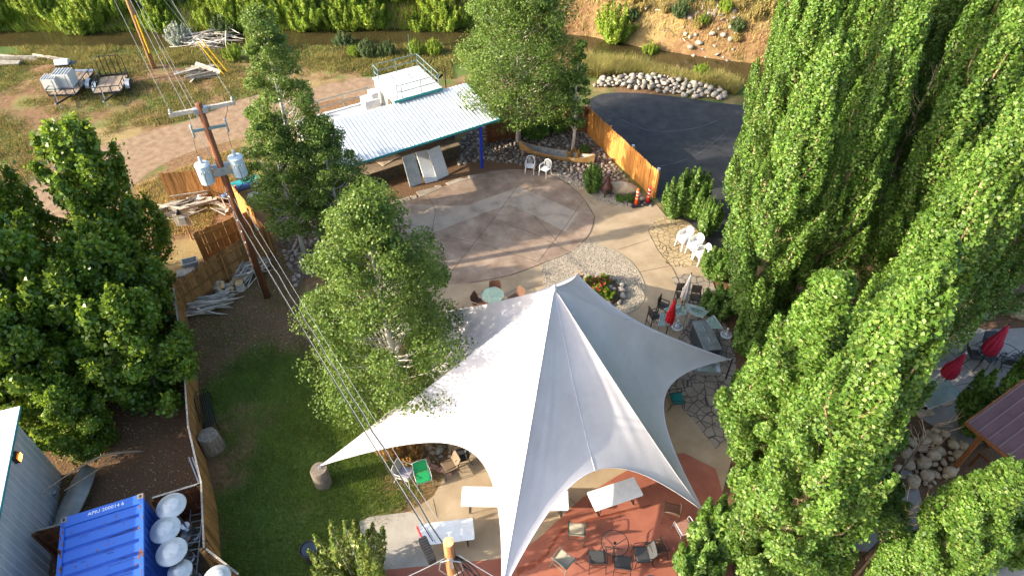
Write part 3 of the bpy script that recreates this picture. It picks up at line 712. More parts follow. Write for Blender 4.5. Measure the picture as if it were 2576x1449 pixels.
for x, y in ((1588,370), (1652,428)):
    p = T18(x, y, 1.85); t = thing('fence_lamp', 'small solar lamp on the fence by the parking lot, %s' % ('midway along' if x < 1600 else 'at the near end'), 'lamp', (p.x+.1, p.y, 1.7))
    MB().cyl((0,0,0),(0,0,.22),.03).build('stem', greymetal, t); MB().lathe([(.0,.2),(.09,.21),(.09,.25),(.0,.27)],12).build('cap', steel, t)
p = RV(645,575, T18(617,527), T18(663,566)); t = thing('fence_sign', 'small pale sign with green lettering on the fence by the pole', 'sign', (p.x+.1, p.y-.12, p.z), az(T18(617,527), T18(663,566)))
signm = mat('sign_face', (.55,.62,.52), None, rough=.5); siggr = mat('sign_green', (.05,.22,.12), None, rough=.5)
MB().box((0,0,0),(.55,.02,.36)).build('board', signm, t)
for i in range(3): MB().box((0,-.013,.1-.1*i),(.42-.07*i,.006,.045)).build('printed_line', siggr, t)

# ---------------------------------------------------------------- metal building (left edge)
c0 = P(155,1195,0); hh = ZV(c0, 1045); c1t = P(-2,1160,hh); wd = (Vector((c1t.x,c1t.y,0))-c0).normalized()
mbd = thing('metal_building', 'grey ribbed metal building with pale roof at the left edge', 'building', c0, math.atan2(wd.y, wd.x))
wallm = mat('grey_ribbed_wall', (.40,.41,.41), (.48,.49,.49), 2, .5, .05, 10, metal=.1)
ribm = mat('pale_wall_rib', (.52,.54,.54), None, rough=.5)
# local x runs along the wall towards the camera, local y points outwards or inwards: find which
outw = 1 if Vector((-wd.y, wd.x)).x > 0 else -1
MB().box((6,-outw*3,hh/2),(12,6,hh)).build('wall', wallm, mbd)
for i in range(40):
    if i*.3 < 12: MB().box((i*.3+.02, outw*.014, hh/2), (.045,.03,hh-.02)).build('wall_rib', ribm, mbd)
MB().box((6,-outw*2.9,hh+.06),(12.4,6.5,.1)).build('roof', whitem, mbd)
MB().box((6,outw*.36,hh+.05),(12.4,.02,.07)).build('eave_trim', tealm, mbd)
lp = RV(36,1151, c0, c0+wd); lx = (Vector((lp.x,lp.y,0))-c0).length
lampt = thing('wall_lamp', 'lit bronze wall pack lamp glowing orange on the metal building', 'lamp', (lp.x+.0, lp.y, lp.z), math.atan2(wd.y, wd.x))
bronze = mat('bronze_housing', (.035,.028,.022), None, rough=.5)
mb = MB(); mb.add([(-.16,0,-.12),(.16,0,-.12),(.16,0,.14),(-.16,0,.14),(-.16,outw*.16,-.12),(.16,outw*.16,-.12),(.14,outw*.12,.12),(-.14,outw*.12,.12)], [(0,1,2,3),(4,7,6,5),(0,4,5,1),(2,6,7,3),(0,3,7,4),(1,5,6,2)]); mb.build('housing', bronze, lampt)
MB().box((0,outw*.165,-.04),(.26,.02,.13)).build('lens', mat('lamp_glow', (1,.35,.05), None, emis=((1,.25,.02), 9)), lampt)
p2_ = RV(133,1242, c0, c0+wd)
MB().lathe([(.09,0),(.09,.1),(0,.12)],12).build('wall_vent', greymetal, mbd).location = ((Vector((p2_.x,p2_.y,0))-c0).length, outw*.06, p2_.z)

# ---------------------------------------------------------------- blue shipping container
k1, k2 = P(153,1303,2.6), P(360,1239,2.6)
ex = (k2-k1); cw = ex.length; ex.normalize(); ccx = (k1+k2)/2
ct = thing('shipping_container', 'scratched blue shipping container with ridged roof', 'container', (ccx.x, ccx.y, 0), math.atan2(ex.y, ex.x))
contm = mat('scratched_blue_paint', (.012,.055,.30), (.03,.125,.48), 1.6, .5, .1, 12, c3=(.022,.105,.43), lo=.22, hi=.42)
contd = mat('blue_side_paint', (.010,.05,.30), (.018,.09,.45), 2, .5, .1, 12)
rust = mat('primer_grey', (.30,.27,.25), (.18,.10,.06), 5, .8)
LEN = 6.05
MB().box((0,-LEN/2,1.27),(cw-.1,LEN-.1,2.48)).build('body', contd, ct)
MB().box((0,-.18,2.545),(cw-.04,.34,.09)).build('front_header', contm, ct)
for i in range(13):
    mb = MB(); y0 = -.36-i*.43; w = cw/2-.1
    for x in (-w, w):
        for y, z in ((y0,2.55),(y0-.30,2.55),(y0-.33,2.50),(y0-.40,2.50),(y0-.43,2.55)): mb.v.append((x,y,z))
    mb.f = [(i2, i2+1, 6+i2, 5+i2) for i2 in range(4)]; mb.f = [f[::-1] for f in mb.f]
    mb.build('roof_panel', contm, ct)
for s in (-1, 1):
    MB().box((s*(cw/2-.06),-LEN/2,2.53),(.12,LEN-.3,.12)).build('top_rail', contm, ct)
    for i in range(20): MB().box((s*(cw/2-.035),-.3-i*.29,1.3),(.04,.13,2.3)).build('side_corrugation', contd, ct)
    for y in (-.09, -LEN+.09):
        c = MB().box((s*(cw/2-.09),y,2.54),(.18,.18,.12)).build('corner_casting', rust, ct)
        MB().slab((s*(cw/2-.09),y,2.6),(.06,.11,.02),.028,.004).build('casting_hole', rubber, c)
text('APIU 200014 6', .17, whitem, ct, (.1,-.16,2.592), (0,0,0))
darkp = mat('scrape', (.008,.025,.14), None, rough=.6)
q = random.Random(4)
mb = MB()
for i in range(46):
    x, y = q.uniform(-1,1)*(cw/2-.2), -.4-.43*q.randrange(12)-q.choice((.31,.36,.02)); l = q.uniform(.05,.5)
    mb.box((x,y,2.552),(l,q.uniform(.008,.03),.004),rz=q.gauss(0,.06))
mb.build('paint_scrapes', darkp, ct)
rustm = mat('rust', (.13,.045,.015), (.24,.10,.04), 8, .9); mb = MB()
for i in range(60):
    s = q.choice((-1,1)); y = -q.uniform(.3, LEN-.2); mb.box((s*(cw/2-q.uniform(.0,.13)), y, 2.592), (q.uniform(.02,.07), q.uniform(.03,.22), .003), rz=q.gauss(0,.2))
for i in range(30): mb.box((q.uniform(-1,1)*(cw/2-.15), -.36-.43*q.randrange(12)-q.uniform(0,.3), 2.5525), (q.uniform(.02,.09), q.uniform(.02,.06), .003), rz=q.uniform(0,3))
mb.build('rust_patches', rustm, ct)

# ---------------------------------------------------------------- pavilion (right edge)
rA, rB = P(2432,1065,2.7), P(2576,970,2.7); rC = P(2545,1190,2.7)
e1 = (rB-rA).normalized(); e2 = Vector((e1.y,-e1.x,0))
pv = thing('pavilion', 'timber pavilion with maroon standing-seam metal roof at the right edge', 'pavilion', (rA.x, rA.y, 0), math.atan2(e1.y, e1.x))
maroon = mat('maroon_metal_roof', (.10,.043,.04), (.15,.07,.064), 2, .5, .03, 20, spec=.5)
seam2 = mat('roof_seam', (.22,.14,.13), None, rough=.4); timber = mat('stained_timber', (.20,.065,.02), (.36,.14,.045), 3, .7, .3, 14, stretch=(1,6,6))
for i in range(7):
    mb = MB(); x0 = i*.41
    mb.add([(x0,.05,2.74+.18*x0/.9),(x0+.41,.05,2.74+.18*(x0+.41)/.9),(x0+.41,-3.2,2.74+.18*(x0+.41)/.9),(x0,-3.2,2.74+.18*x0/.9)], [(3,2,1,0)])
    o = mb.build('roof_panel', maroon, pv)
for k in range(9):
    y = -.05-k*.36; MB().beam((0,y,2.765),(2.87,y,2.765+.18*2.87/.9),.035,.04).build('standing_seam', seam2, pv)
MB().beam((.03,.05,2.66),(.03,-3.2,2.66),.06,.16).beam((0,.03,2.66),(2.9,.03,3.24),.06,.16).build('fascia', timber, pv)
for x, y in ((.4,-.5),(.4,-2.8),(2.6,-.5),(2.6,-2.8)): MB().box((x,y,1.35),(.16,.16,2.7)).build('post', timber, pv)
MB().beam((.4,-.3,2.5),(.4,-3.1,2.5),.12,.2).build('header_beam', timber, pv)
MB().box((1.2,-1.4,.8),(.12,1.6,.1)).box((1.2,-.7,.4),(.1,.1,.8)).box((1.2,-2.1,.4),(.1,.1,.8)).build('rail_counter', cedar_dark, pv)

# ================================================================== POLES AND WIRES
def Z(x0, y0, s): return lambda x, y: ((x0+x/s)*.85867, (y0+y/s)*.85867)
pb0 = P(672,747,0); ph = ZV(pb0, 262)
up1 = thing('utility_pole', 'tall brown utility pole with crossarm and two grey transformers', 'utility pole', pb0)
MB().tube([(0,0,-.3),(0,0,ph*.5),(0,0,ph)], [.17,.145,.12], 14).build('pole', polewood, up1, smooth=True)
ca, cb = P(425,291,ph-.25)-pb0, P(592,258,ph-.25)-pb0; cd = (cb-ca).normalized(); side = Vector((-cd.y, cd.x, 0))
arm = MB().beam(ca, cb, .11, .14).build('crossarm', greywood, up1)
MB().box((0,0,ph-.25),(.5,.2,.2),rz=math.atan2(cd.y,cd.x)).build('arm_bracket', greymetal, up1)
INS = [(0,0),(.05,.02),(.03,.05),(.06,.08),(.03,.11),(.045,.14),(0,.17)]
for p in (ca+cd*.08, cb-cd*.08): MB().lathe(INS, 10, p+Vector((0,0,.07))).build('insulator', greymetal, up1, smooth=True)
z2 = ZV(pb0, 322); la, lb = P(484,331,z2)-pb0, P(570,315,z2)-pb0
MB().beam(la, lb, .08, .1).build('lower_arm', railm, up1)
for p in (la, lb): 
    c = MB().lathe([(.03,-.28),(.05,-.2),(.035,-.1),(.055,0),(.035,.1),(.05,.2),(.03,.28)], 10, p).build('fuse_cutout', greymetal, up1, smooth=True)
MB().tube([lb+Vector((0,0,.2)), lb+Vector((.1,.3,.5)), lb+Vector((0,.5,.9))], .012, 5).build('jumper_wire', cablem, up1)
zt = ZV(pb0, 425)
for s, px in ((-1,(520,447)), (1,(601,412))):
    q = pb0.copy(); c = cd*s*.62; c.z = zt
    tr = MB().lathe([(0,-.46),(.25,-.46),(.27,-.44),(.27,.34),(.29,.34),(.29,.38),(.2,.43),(.06,.44),(0,.44)], 22, c).build('transformer_tank', transm, up1, smooth=False)
    MB().lathe([(.07,.43),(.07,.52),(.04,.55),(.075,.6),(.04,.65),(.06,.7),(0,.74)], 10, c).build('bushing', transm, tr, smooth=True)
    for k in (-.25, .2): MB().box(c+side*.0+Vector((0,0,k))-cd*s*.3, (.34,.1,.07), rz=math.atan2(cd.y,cd.x)).build('tank_bracket', greymetal, up1)
    for k in (-.5, .1, .7):
        MB().cyl(c-side*(.27+.0)+cd*k*.25+Vector((0,0,.16)), c-side*.36+cd*k*.25+Vector((0,0,.16)), .03).build('terminal', greymetal, tr)
    MB().tube(curve([c+Vector((0,0,.74)), c+Vector((0,0,1.05))-side*.1, (la if s < 0 else lb)*.5+c*.5+Vector((0,0,.6)), (la if s < 0 else lb)-Vector((0,0,.25))], 5), .008, 4).build('lead_wire', cablem, up1)
    MB().tube(curve([c-side*.36+Vector((0,0,.16)), c-side*.45+Vector((0,0,-.5)), c*.4-side*.3+Vector((0,0,zt*.6-.95)), Vector((0,-.15,zt-1.0))], 5), .012, 4).build('drop_cable', cablem, up1)
MB().box((0,0,zt-.05),(.6,.3,.35),rz=math.atan2(cd.y,cd.x)).build('transformer_mount', greymetal, up1)
for k in range(5): MB().cyl((-.16,-.02,zt-1.2-k*.6),(.0,-.17,zt-1.25-k*.6),.012,n=5).build('bolt', greymetal, up1)
MB().tube([(-.1,-.13,.1),(-.09,-.12,zt-.9)], .02, 5).build('ground_conduit', greywood, up1)

pb2 = P(388,172,-.0); pb2.z = float(hz(pb2.x, pb2.y))-.05
up2 = thing('utility_pole', 'brown utility pole beside the trailers with yellow guy guard', 'utility pole', pb2)
PH2 = 11.5
MB().tube([(0,0,-.3),(0,0,PH2*.5),(0,0,PH2)], [.17,.145,.12], 12).build('pole', polewood2, up2, smooth=True)
c2a = -cd*1.2+Vector((0,0,PH2-.3)); c2b = cd*1.2+Vector((0,0,PH2-.3))
MB().beam(c2a, c2b, .11, .14).build('crossarm', greywood, up2)
MB().tube([(.16,-.12,1.2),(.15,-.1,3.8)], .045, 6).build('guy_guard', yellowm, up2)

f0 = P(1128,1362,7.8); pb3 = Vector((f0.x, f0.y, 0))
up3 = thing('utility_pole', 'utility pole top with cables at the bottom edge of the picture', 'utility pole', pb3)
MB().tube([(0,0,-.3),(0,0,4),(0,0,7.79)], [.17,.15,.125], 14).build('pole', mat('orange_pole_wood', (.22,.085,.028), (.40,.18,.06), 2.5, .8, .5, 14, stretch=(5,5,.5)), up3, smooth=True)
MB().lathe([(0,7.80),(.06,7.802),(.124,7.795),(.12,7.79)], 14).build('cut_top', endgrain, up3)
MB().box((.03,-.14,7.0),(.08,.06,.5)).build('bracket', steel, up3)
MB().tube([(-.2,-.2,7.2),(0,-.22,7.35),(.25,-.2,7.2),(.3,-.25,6.9),(0,-.3,6.6),(-.25,-.25,6.9),(-.2,-.2,7.2)], .014, 6).build('cable_loop', steel, up3)
for k in range(5):
    q = random.Random(k); MB().tube(curve([(-.1,.1,7.5-.1*k),(.1+.1*k,-.2,7.0),(.3+.12*k,-.5,6.7),(.55+.1*k,-.8-.1*k,7.0)],5), .014, 5).build('service_cable', cablem, up3)

def wire(label, a, b, sag, r, m, grp='overhead wires', name='overhead_wire', twist=0):
    a = Vector(a); b = Vector(b); n = 26; pts = []
    for i in range(n+1):
        t = i/n; p = a.lerp(b, t); p.z -= sag*4*t*(1-t); pts.append(p-a)
    if twist: 
        for i, p in enumerate(pts): p += Vector((.02*math.sin(i*2.4), .02*math.cos(i*2.4), 0))
    o = MB().tube(pts, r, 5).build(name, m, smooth=True); o.location = a
    return tag(o, label, 'wire', grp)
g = pb0+Vector((0,0,0))
wire('bare wire from the left end of the crossarm towards the back pole', pb0+ca+cd*.08+Vector((0,0,.24)), pb2+c2a+Vector((0,0,.2)), .5, .008, wirem)
wire('bare wire from the right end of the crossarm towards the back pole', pb0+cb-cd*.08+Vector((0,0,.24)), pb2+c2b+Vector((0,0,.2)), .5, .008, wirem)
wire('bare wire crossing beside the pole top towards the back pole', pb0+Vector((-.14,0,ph-.9)), pb2+Vector((-.15,0,PH2-1.4)), .5, .009, wirem)
wire('thin neutral wire below the crossarm towards the back pole', pb0+Vector((.14,0,ph-1.6)), pb2+Vector((.15,0,PH2-2.2)), .5, .007, wirem)
wire('grey cable running to the back pole lowest of the wires', pb0+Vector((-.15,.05,ph-3.2)), pb2+Vector((-.15,0,PH2-3.6)), .6, .012, wirem)
wire('grey cable pair over the lawn from pole to pole, leftmost', pb0+Vector((-.1,-.15,5.3)), pb3+Vector((-.42,.3,7.2)), .35, .014, cablem)
wire('slim cable beside the leftmost cable over the lawn', pb0+Vector((-.05,-.15,5.15)), pb3+Vector((-.36,.3,7.12)), .35, .008, wirem)
wire('twisted black service cable over the lawn, middle', pb0+Vector((.12,-.12,5.7)), pb3+Vector((-.12,.1,7.35)), .35, .017, cablem, twist=1)
wire('bright wire twisted with the black service cable', pb0+Vector((.13,-.13,5.74)), pb3+Vector((-.1,.1,7.4)), .35, .007, wirem, twist=1)
wire('thin bright wire over the lawn, rightmost', pb0+Vector((.14,-.05,6.6)), pb3+Vector((.0,.13,7.7)), .25, .006, wirem)
wire('service wire leaving the front pole to the lower left', pb3+Vector((-.1,-.1,7.2)), P(900,1500,6.2), .1, .012, wirem)
wire('service wire leaving the front pole to the lower right', pb3+Vector((.1,0,7.3)), P(1320,1490,7.0), .1, .012, wirem)
wire('black service wire drooping from the front pole to the right', pb3+Vector((.1,0,7.0)), P(1290,1500,6.2), .25, .016, cablem)
cl = P(1075,1383,7.1); spl = thing('splice_enclosure', 'black ribbed cable splice case hanging by the front pole', 'cable box', cl, R(-62))
MB().box((0,0,0),(.62,.17,.2)).build('case', rubber, spl)
for i in range(9): MB().box((-.26+i*.065,0,.0),(.03,.2,.23)).build('rib', rubber, spl)
MB().tube([(-.62,.0,.05),(-.3,0,.05)], .025, 6).build('red_sleeve', redplas, spl)
an = P(577,187,0)
for lab, off in (('yellow guy guard nearest the aspens', 0), ('lower yellow guy guard beside the board pile', -.5)):
    a = an+Vector((off*.4, off*.6, 0)); b = pb2+Vector((0,0,PH2-1+off))
    d = (b-a).normalized(); t = thing('guy_wire', lab, 'guy wire', a, 0, 'guy wires anchored by the board pile')
    MB().tube([(0,0,0), b-a], .008, 5).build('cable', wirem, t); MB().tube([d*.1, d*2.6], .045, 7).build('guard', yellowm, t)

# ================================================================== TRAILERS
def trailer(label, corners, z, gate, grp='utility trailers'):
    fl, fr, brr, bl = [P(x, y, z) for x, y in corners]
    c = (fl+fr+brr+bl)/4; ax = ((brr+bl)/2-(fl+fr)/2); ln = ax.length; ax.normalize(); w = 1.65
    t = thing('utility_trailer', label, 'trailer', (c.x, c.y, 0), math.atan2(ax.y, ax.x)-pi/2, grp)
    n = 12; hl = ln/2
    for i in range(n): MB().box((-w/2+w*(i+.5)/n, 0, z-.02), (w/n-.012, ln, .04)).build('deck_plank', deckwood, t)
    mb = MB()
    for s in (-1, 1): mb.beam((s*(w/2+.03),-hl,z-.06),(s*(w/2+.03),hl,z-.06),.06,.12).beam((s*(w/2+.03),-hl,z+.38),(s*(w/2+.03),hl,z+.38),.04,.04)
    for y in (-hl, hl): mb.beam((-w/2,y,z-.06),(w/2,y,z-.06),.06,.12)
    mb.beam((-w/2,-hl,z+.38),(w/2,-hl,z+.38),.04,.04)
    for s in (-1, 1):
        for k in range(5): mb.beam((s*(w/2+.03),-hl+ln*k/4,z),(s*(w/2+.03),-hl+ln*k/4,z+.38),.04,.04)
    for x in (-.3, .3): mb.beam((x,-hl,z),(x,-hl,z+.38),.04,.04)
    mb.build('frame', blackm, t)
    MB().beam((-.5,-hl,z-.1),(0,-hl-1.0,z-.12),.06,.1).beam((.5,-hl,z-.1),(0,-hl-1.0,z-.12),.06,.1).build('tongue', blackm, t)
    MB().cyl((0,-hl-.7,.05),(0,-hl-.7,z+.35),.03).lathe([(.08,0),(.08,.05),(0,.05)],8,(0,-hl-.7,0)).build('jack', greymetal, t)
    MB().lathe([(0,-.05),(.05,-.03),(.06,.03),(0,.06)],8,(0,-hl-1.08,z-.1)).build('coupler', greymetal, t)
    for s in (-1, 1):
        x = s*(w/2+.2)
        wv = []
        MBw = MB().lathe([(.2,-.1),(.31,-.09),(.34,-.05),(.34,.05),(.31,.09),(.2,.1)], 18); MBw.v = [(z_+x, y_+.15, x_+.34) for x_, y_, z_ in MBw.v]
        wh = MBw.build('wheel', rubber, t, smooth=True)
        MBr = MB().lathe([(0,.06),(.06,.07),(.1,.04),(.2,.08),(.2,-.08),(0,-.08)], 14); MBr.v = [(s*z_+x, y_+.15, x_+.34) for x_, y_, z_ in MBr.v]; MBr.build('rim', whitem, wh)
        q = [(.15+.48*math.cos(a), .3+.42*math.sin(a)) for a in np.linspace(pi*.02, pi*.98, 9)]
        mb = MB()
        for y, zz in q: mb.v += [(x-.13, y, zz), (x+.14, y, zz)]
        mb.f = [(2*i, 2*i+1, 2*i+3, 2*i+2) for i in range(8)]; mb.build('fender', greymetal, t)
    if gate:
        gh = 1.35
        MB().tube([(-w/2,hl+.05,z-.05),(-w/2,hl+.1,z+gh-.2),(-w/2+.2,hl+.12,z+gh),(w/2-.2,hl+.12,z+gh),(w/2,hl+.1,z+gh-.2),(w/2,hl+.05,z-.05)], .028, 7).build('ramp_gate', blackm, t)
        for k in range(1, 5): MB().beam((-w/2+w*k/5,hl+.06,z),(-w/2+w*k/5,hl+.115,z+gh),.04,.05).build('gate_bar', blackm, t)
        MB().beam((-w/2,hl+.06,z+.06),(w/2,hl+.06,z+.06),.04,.08).build('gate_rail', blackm, t)
    else:
        MB().box((0,hl+.12,z),(w,.2,.05),rx=.2).build('tail_lip', greymetal, t)
    return t, c, math.atan2(ax.y, ax.x)-pi/2, ln
trailer('empty utility trailer with upright black ramp gate', [(227,234),(311,231),(321,188),(255,195)], .58, True)
tr1, tc, ta, tln = trailer('utility trailer loaded with grey cabinets and a grill', [(114,240),(198,237),(240,177),(168,184)], .58, False)
cabm = mat('grey_cabinet', (.44,.46,.45), (.54,.55,.53), 3, .55, .05, 20); slotm = mat('cabinet_slot', (.16,.17,.17), None, rough=.7)
for lab, px, s in (('grey metal cabinet with open slatted top on the trailer, inner one', (172,213), 1.0), ('grey metal cabinet with open slatted top on the trailer, outer one', (138,222), .85)):
    p = P(*px, .6); t = thing('metal_cabinet', lab, 'cabinet', p, ta, 'grey cabinets on the trailer')
    MB().box((0,0,.45*s),(1.0*s,.9*s,.9*s)).build('body', cabm, t)
    for i in range(5): 
        MB().box((-.38*s+i*.19*s,0,.9*s+.004),(.1*s,.72*s,.012)).build('top_slot', slotm, t)
    for i in range(6): MB().box((-.475*s+i*.19*s,0,.9*s+.03),(.035,.86*s,.06)).build('top_slat', cabm, t)
    MB().box((.28*s,-.45*s-.004,.45*s),(.02,.012,.8*s)).build('side_seam', rubber, t)
p = P(170,185,.6); t = thing('gas_grill', 'small grey gas grill with rounded lid standing on the trailer', 'grill', p, ta+.1)
mb = MB()
for i in range(9):
    a = pi*i/8; mb.v += [(-.42,-.28*math.cos(a),.72+.28*math.sin(a)), (.42,-.28*math.cos(a),.72+.28*math.sin(a))]
mb.f = [(2*i, 2*i+2, 2*i+3, 2*i+1) for i in range(8)]+[tuple(range(0,18,2))[::-1], tuple(range(1,18,2))]
mb.build('lid', cabm, t, smooth=False); MB().box((0,0,.66),(.84,.58,.12)).build('firebox', blackm, t); MB().box((.62,0,.7),(.4,.5,.04)).build('side_shelf', blackm, t)
for x in (-.36,.36):
    for y in (-.24,.24): MB().box((x,y,.3),(.05,.05,.6)).build('leg', blackm, t)
p = P(222,205,.6); o = MB().tube(curve([(.2*math.cos(a)*(1.4),.13*math.sin(a),.03) for a in np.linspace(0,2*pi,9)[:-1]],4,True)+[(.28,0,.03)], .025, 6).build('coiled_strap', rubber); o.location = p; tag(o, 'black coiled strap lying on the trailer deck', 'strap')

# ================================================================== ROCKS
stone_me = []
for s in range(6):
    q = random.Random(s+20); me_b = MB().stone((0,0,0), (q.uniform(.9,1.25), q.uniform(.7,1.0), q.uniform(.55,.8)), s, 0, 6, 4, .09)
    me = bpy.data.meshes.new('stone'); me.from_pydata(me_b.v, [], me_b.f); me.polygons.foreach_set('use_smooth', [True]*len(me.polygons)); stone_me.append(me)
def stones_for(m): 
    out = []
    for me in stone_me: c = me.copy(); c.materials.append(m); out.append(c)
    return out
ST_R, ST_W, ST_B = stones_for(stonem), stones_for(stonew), stones_for(boulderm)
def rockbed(name, poly, n, smin, smax, meshes, zfun=None, seed=1, maxobj=300, parent=None, order='large', pile=0.):
    rs = np.random.default_rng(seed); pts = scatter(poly, n*4, rs); keep = []; grid = {}
    sizes = np.sort(smin+(smax-smin)*rs.random(n*4)**2.2)[::-1]
    for (x, y), d in zip(pts, sizes):
        ci, cj = int(x//.5), int(y//.5); ok = True
        for i in (-1,0,1):
            for j in (-1,0,1):
                for (a, b, e) in grid.get((ci+i, cj+j), ()):
                    if (a-x)**2+(b-y)**2 < (.40*(d+e))**2: ok = False; break
                if not ok: break
            if not ok: break
        if ok: grid.setdefault((ci, cj), []).append((x, y, d)); keep.append((x, y, d))
        if len(keep) >= n: break
    root = parent
    if root is None:
        root = bpy.data.objects.new(name, None); col.objects.link(root); root.location = (poly[0][0], poly[0][1], 0); struct(root)
    rest = MB(); q = random.Random(seed)
    for k, (x, y, d) in enumerate(keep):
        z = (float(zfun(x, y)) if zfun else 0)+d*.12+pile*q.random()
        if k < maxobj:
            o = bpy.data.objects.new('stone', q.choice(meshes)); col.objects.link(o); o.parent = root
            o.location = Vector((x, y, z))-root.location; o.rotation_euler = (q.gauss(0,.25), q.gauss(0,.25), q.uniform(0,6.3)); o.scale = (d, d, d*q.uniform(.7,1.1))
        else: rest.stone((x-root.location.x, y-root.location.y, z-root.location.z), (d*1.1, d*.85, d*.65), k, q.uniform(0,6), 5, 4, .1)
    if rest.v: stuff(rest.build('small_stones', meshes[0].materials[0], root, smooth=True))
    return root
rockbed('rock_bed', bed_left, 1000, .10, .28, ST_R, seed=2)
rockbed('rock_bed', bed_right, 2000, .10, .30, ST_R, seed=3)
riprap = PP([(1492,218),(1510,200),(1600,188),(1700,200),(1760,216),(1820,226),(1826,252),(1760,248),(1690,238),(1600,226),(1520,222)])
rockbed('boulder_row', riprap, 260, .2, .5, ST_W, seed=5, pile=.15)
pile2 = PP([(2255,1180),(2290,1110),(2350,1080),(2420,1120),(2410,1180),(2330,1230),(2270,1235)])
rockbed('rock_pile', pile2, 110, .18, .55, ST_B, seed=6, pile=.2)
garden = PP([(1010,1085),(1080,1075),(1125,1100),(1120,1140),(1080,1175),(1040,1150),(1000,1120)])
rockbed('rock_garden', garden, 60, .15, .48, ST_B[:3]+ST_W[3:], seed=7)
farrocks = PP([(1990,95),(2080,80),(2100,120),(2060,150),(1960,160),(1880,140),(1800,110)])
rockbed('bank_rocks', [v for v in PP([(1700,95),(1830,88),(1850,130),(1760,120)])], 45, .2, .55, ST_W, zfun=hz, seed=8)
# flower bed ring of stones in the gravel
fbc = P(1512,735,0); fb = struct(bpy.data.objects.new('flower_bed', None)); col.objects.link(fb); fb.location = fbc
o = MB().lathe([(1.0,0.03),(.9,.12),(.5,.2),(0,.22)], 20).build('bed_soil', mat('bed_soil', (.06,.04,.025), (.12,.08,.05), 8, .9, .6, 20), fb, smooth=True)
o.scale = (1.0,.95,1)
for k in range(26):
    a = 2*pi*k/15; r = 1.0 if k < 15 else .55; q = random.Random(k)
    o = bpy.data.objects.new('stone', q.choice(ST_W if k % 3 else ST_R)); col.objects.link(o); o.parent = fb
    d = q.uniform(.26,.44); o.location = ((r+q.uniform(-.15,.12))*math.cos(a+q.uniform(-.1,.1)), (r+q.uniform(-.1,.1))*.95*math.sin(a), .12 if k < 15 else .2); o.scale = (d, d, d*.9); o.rotation_euler = (0,0,q.uniform(0,6))
# loose gravel chips
rest = MB(); q = random.Random(9)
for x, y in scatter(grav_poly, 2600)+scatter(grav2, 900):
    d = q.uniform(.03,.07); rest.stone((x,y,.045), (d,d*.8,d*.6), int(x*999), q.uniform(0,6), 4, 3, .1)
stuff(rest.build('gravel_chips', mat('gravel_chip', (.26,.21,.15), (.52,.45,.36), 9, .8, 0, world=True, vor=True, lo=.1, hi=.9), loc=(grav_poly[0][0],grav_poly[0][1],0)))['label'] = 'loose pale gravel chips in the landscape beds'

def boulder(label, px, d, m=boulderm, seed=0, z=0., rz=0.):
    p = P(*px, z); mb = MB().stone((0,0,d[2]*.3), d, seed, rz, 14, 9, .10)
    o = mb.build('boulder', m, smooth=True); o.location = p
    return tag(o, label, 'boulder', 'landscape boulders')
boulder('large flat tan boulder beside the chiminea', (1562,482), (1.7,.8,.8), seed=4, rz=-.2)
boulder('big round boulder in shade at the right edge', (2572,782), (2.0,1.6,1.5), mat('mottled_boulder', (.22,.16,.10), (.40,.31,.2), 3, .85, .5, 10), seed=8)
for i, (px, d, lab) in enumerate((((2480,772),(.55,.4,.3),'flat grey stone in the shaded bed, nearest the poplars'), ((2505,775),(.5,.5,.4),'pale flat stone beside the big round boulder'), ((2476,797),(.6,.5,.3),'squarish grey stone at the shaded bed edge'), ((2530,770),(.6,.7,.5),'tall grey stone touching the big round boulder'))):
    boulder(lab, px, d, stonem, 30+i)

# ================================================================== CANOES
def canoe(label, a, b, m, depth=.38, wid=.44, invert=False, rock=.32, tilt=0., z=0., thick=True):
    a = Vector(a); b = Vector(b); L_ = (b-a).length; t = thing('canoe', label, 'canoe', ((a+b)/2), az(a, b), 'canoes'); t.location.z = z
    def hull(inset):
        mb = MB(); n = 25; k = 9
        for i in range(n):
            u = -1+2*i/(n-1); w = wid*(1-abs(u)**2.6)*(1-inset)+.012; zb = rock*.35*abs(u)**4+inset*.03; zt = depth+rock*abs(u)**3.2
            for j in range(k):
                v = -1+2*j/(k-1); zz = zb+(zt-zb)*abs(v)**2.2; x = u*L_/2*(1-.02*inset)*(1+.02*(zz/depth))
                mb.v.append((x, w*math.copysign(abs(v)**.6, v), zz))
        for i in range(n-1):
            for j in range(k-1): q = i*k+j; mb.f.append((q, q+1, q+k+1, q+k))
        return mb
    S = -1 if invert else 1
    def fin(mb): 
        mm = Matrix.Rotation(tilt, 3, 'X'); mb.v = [tuple(mm @ Vector((x, y, S*zz+(depth+.05 if invert else 0)))) for x, y, zz in mb.v]; return mb
    fin(hull(0)).build('hull', m, t, smooth=True)
    inm = mat('canoe_inside', (.22,.2,.17), (.34,.31,.27), 4, .7)
    if not invert:
        fin(hull(.05)).build('hull_lining', inm, t, smooth=True)
        for u in (-.55, .0, .5):
            w = wid*(1-abs(u)**2.6); fin(MB().box((u*L_/2,0,depth*.85),(.12 if u else .05,2*w,.03))).build('seat' if u else 'thwart', greymetal, t)
    else: fin(MB().tube([(-L_/2*.95,0,rock*.2-.01),(0,0,-.012),(L_/2*.95,0,rock*.2-.01)], .012, 5)).build('keel', m, t)
    for s in (-1, 1):
        mb = MB().tube([(u*L_/2*1.01, s*(wid*(1-abs(u)**2.6)+.012), depth+rock*abs(u)**3.2) for u in np.linspace(-1,1,17)], .016, 5); fin(mb).build('gunwale', m, t)
    return t
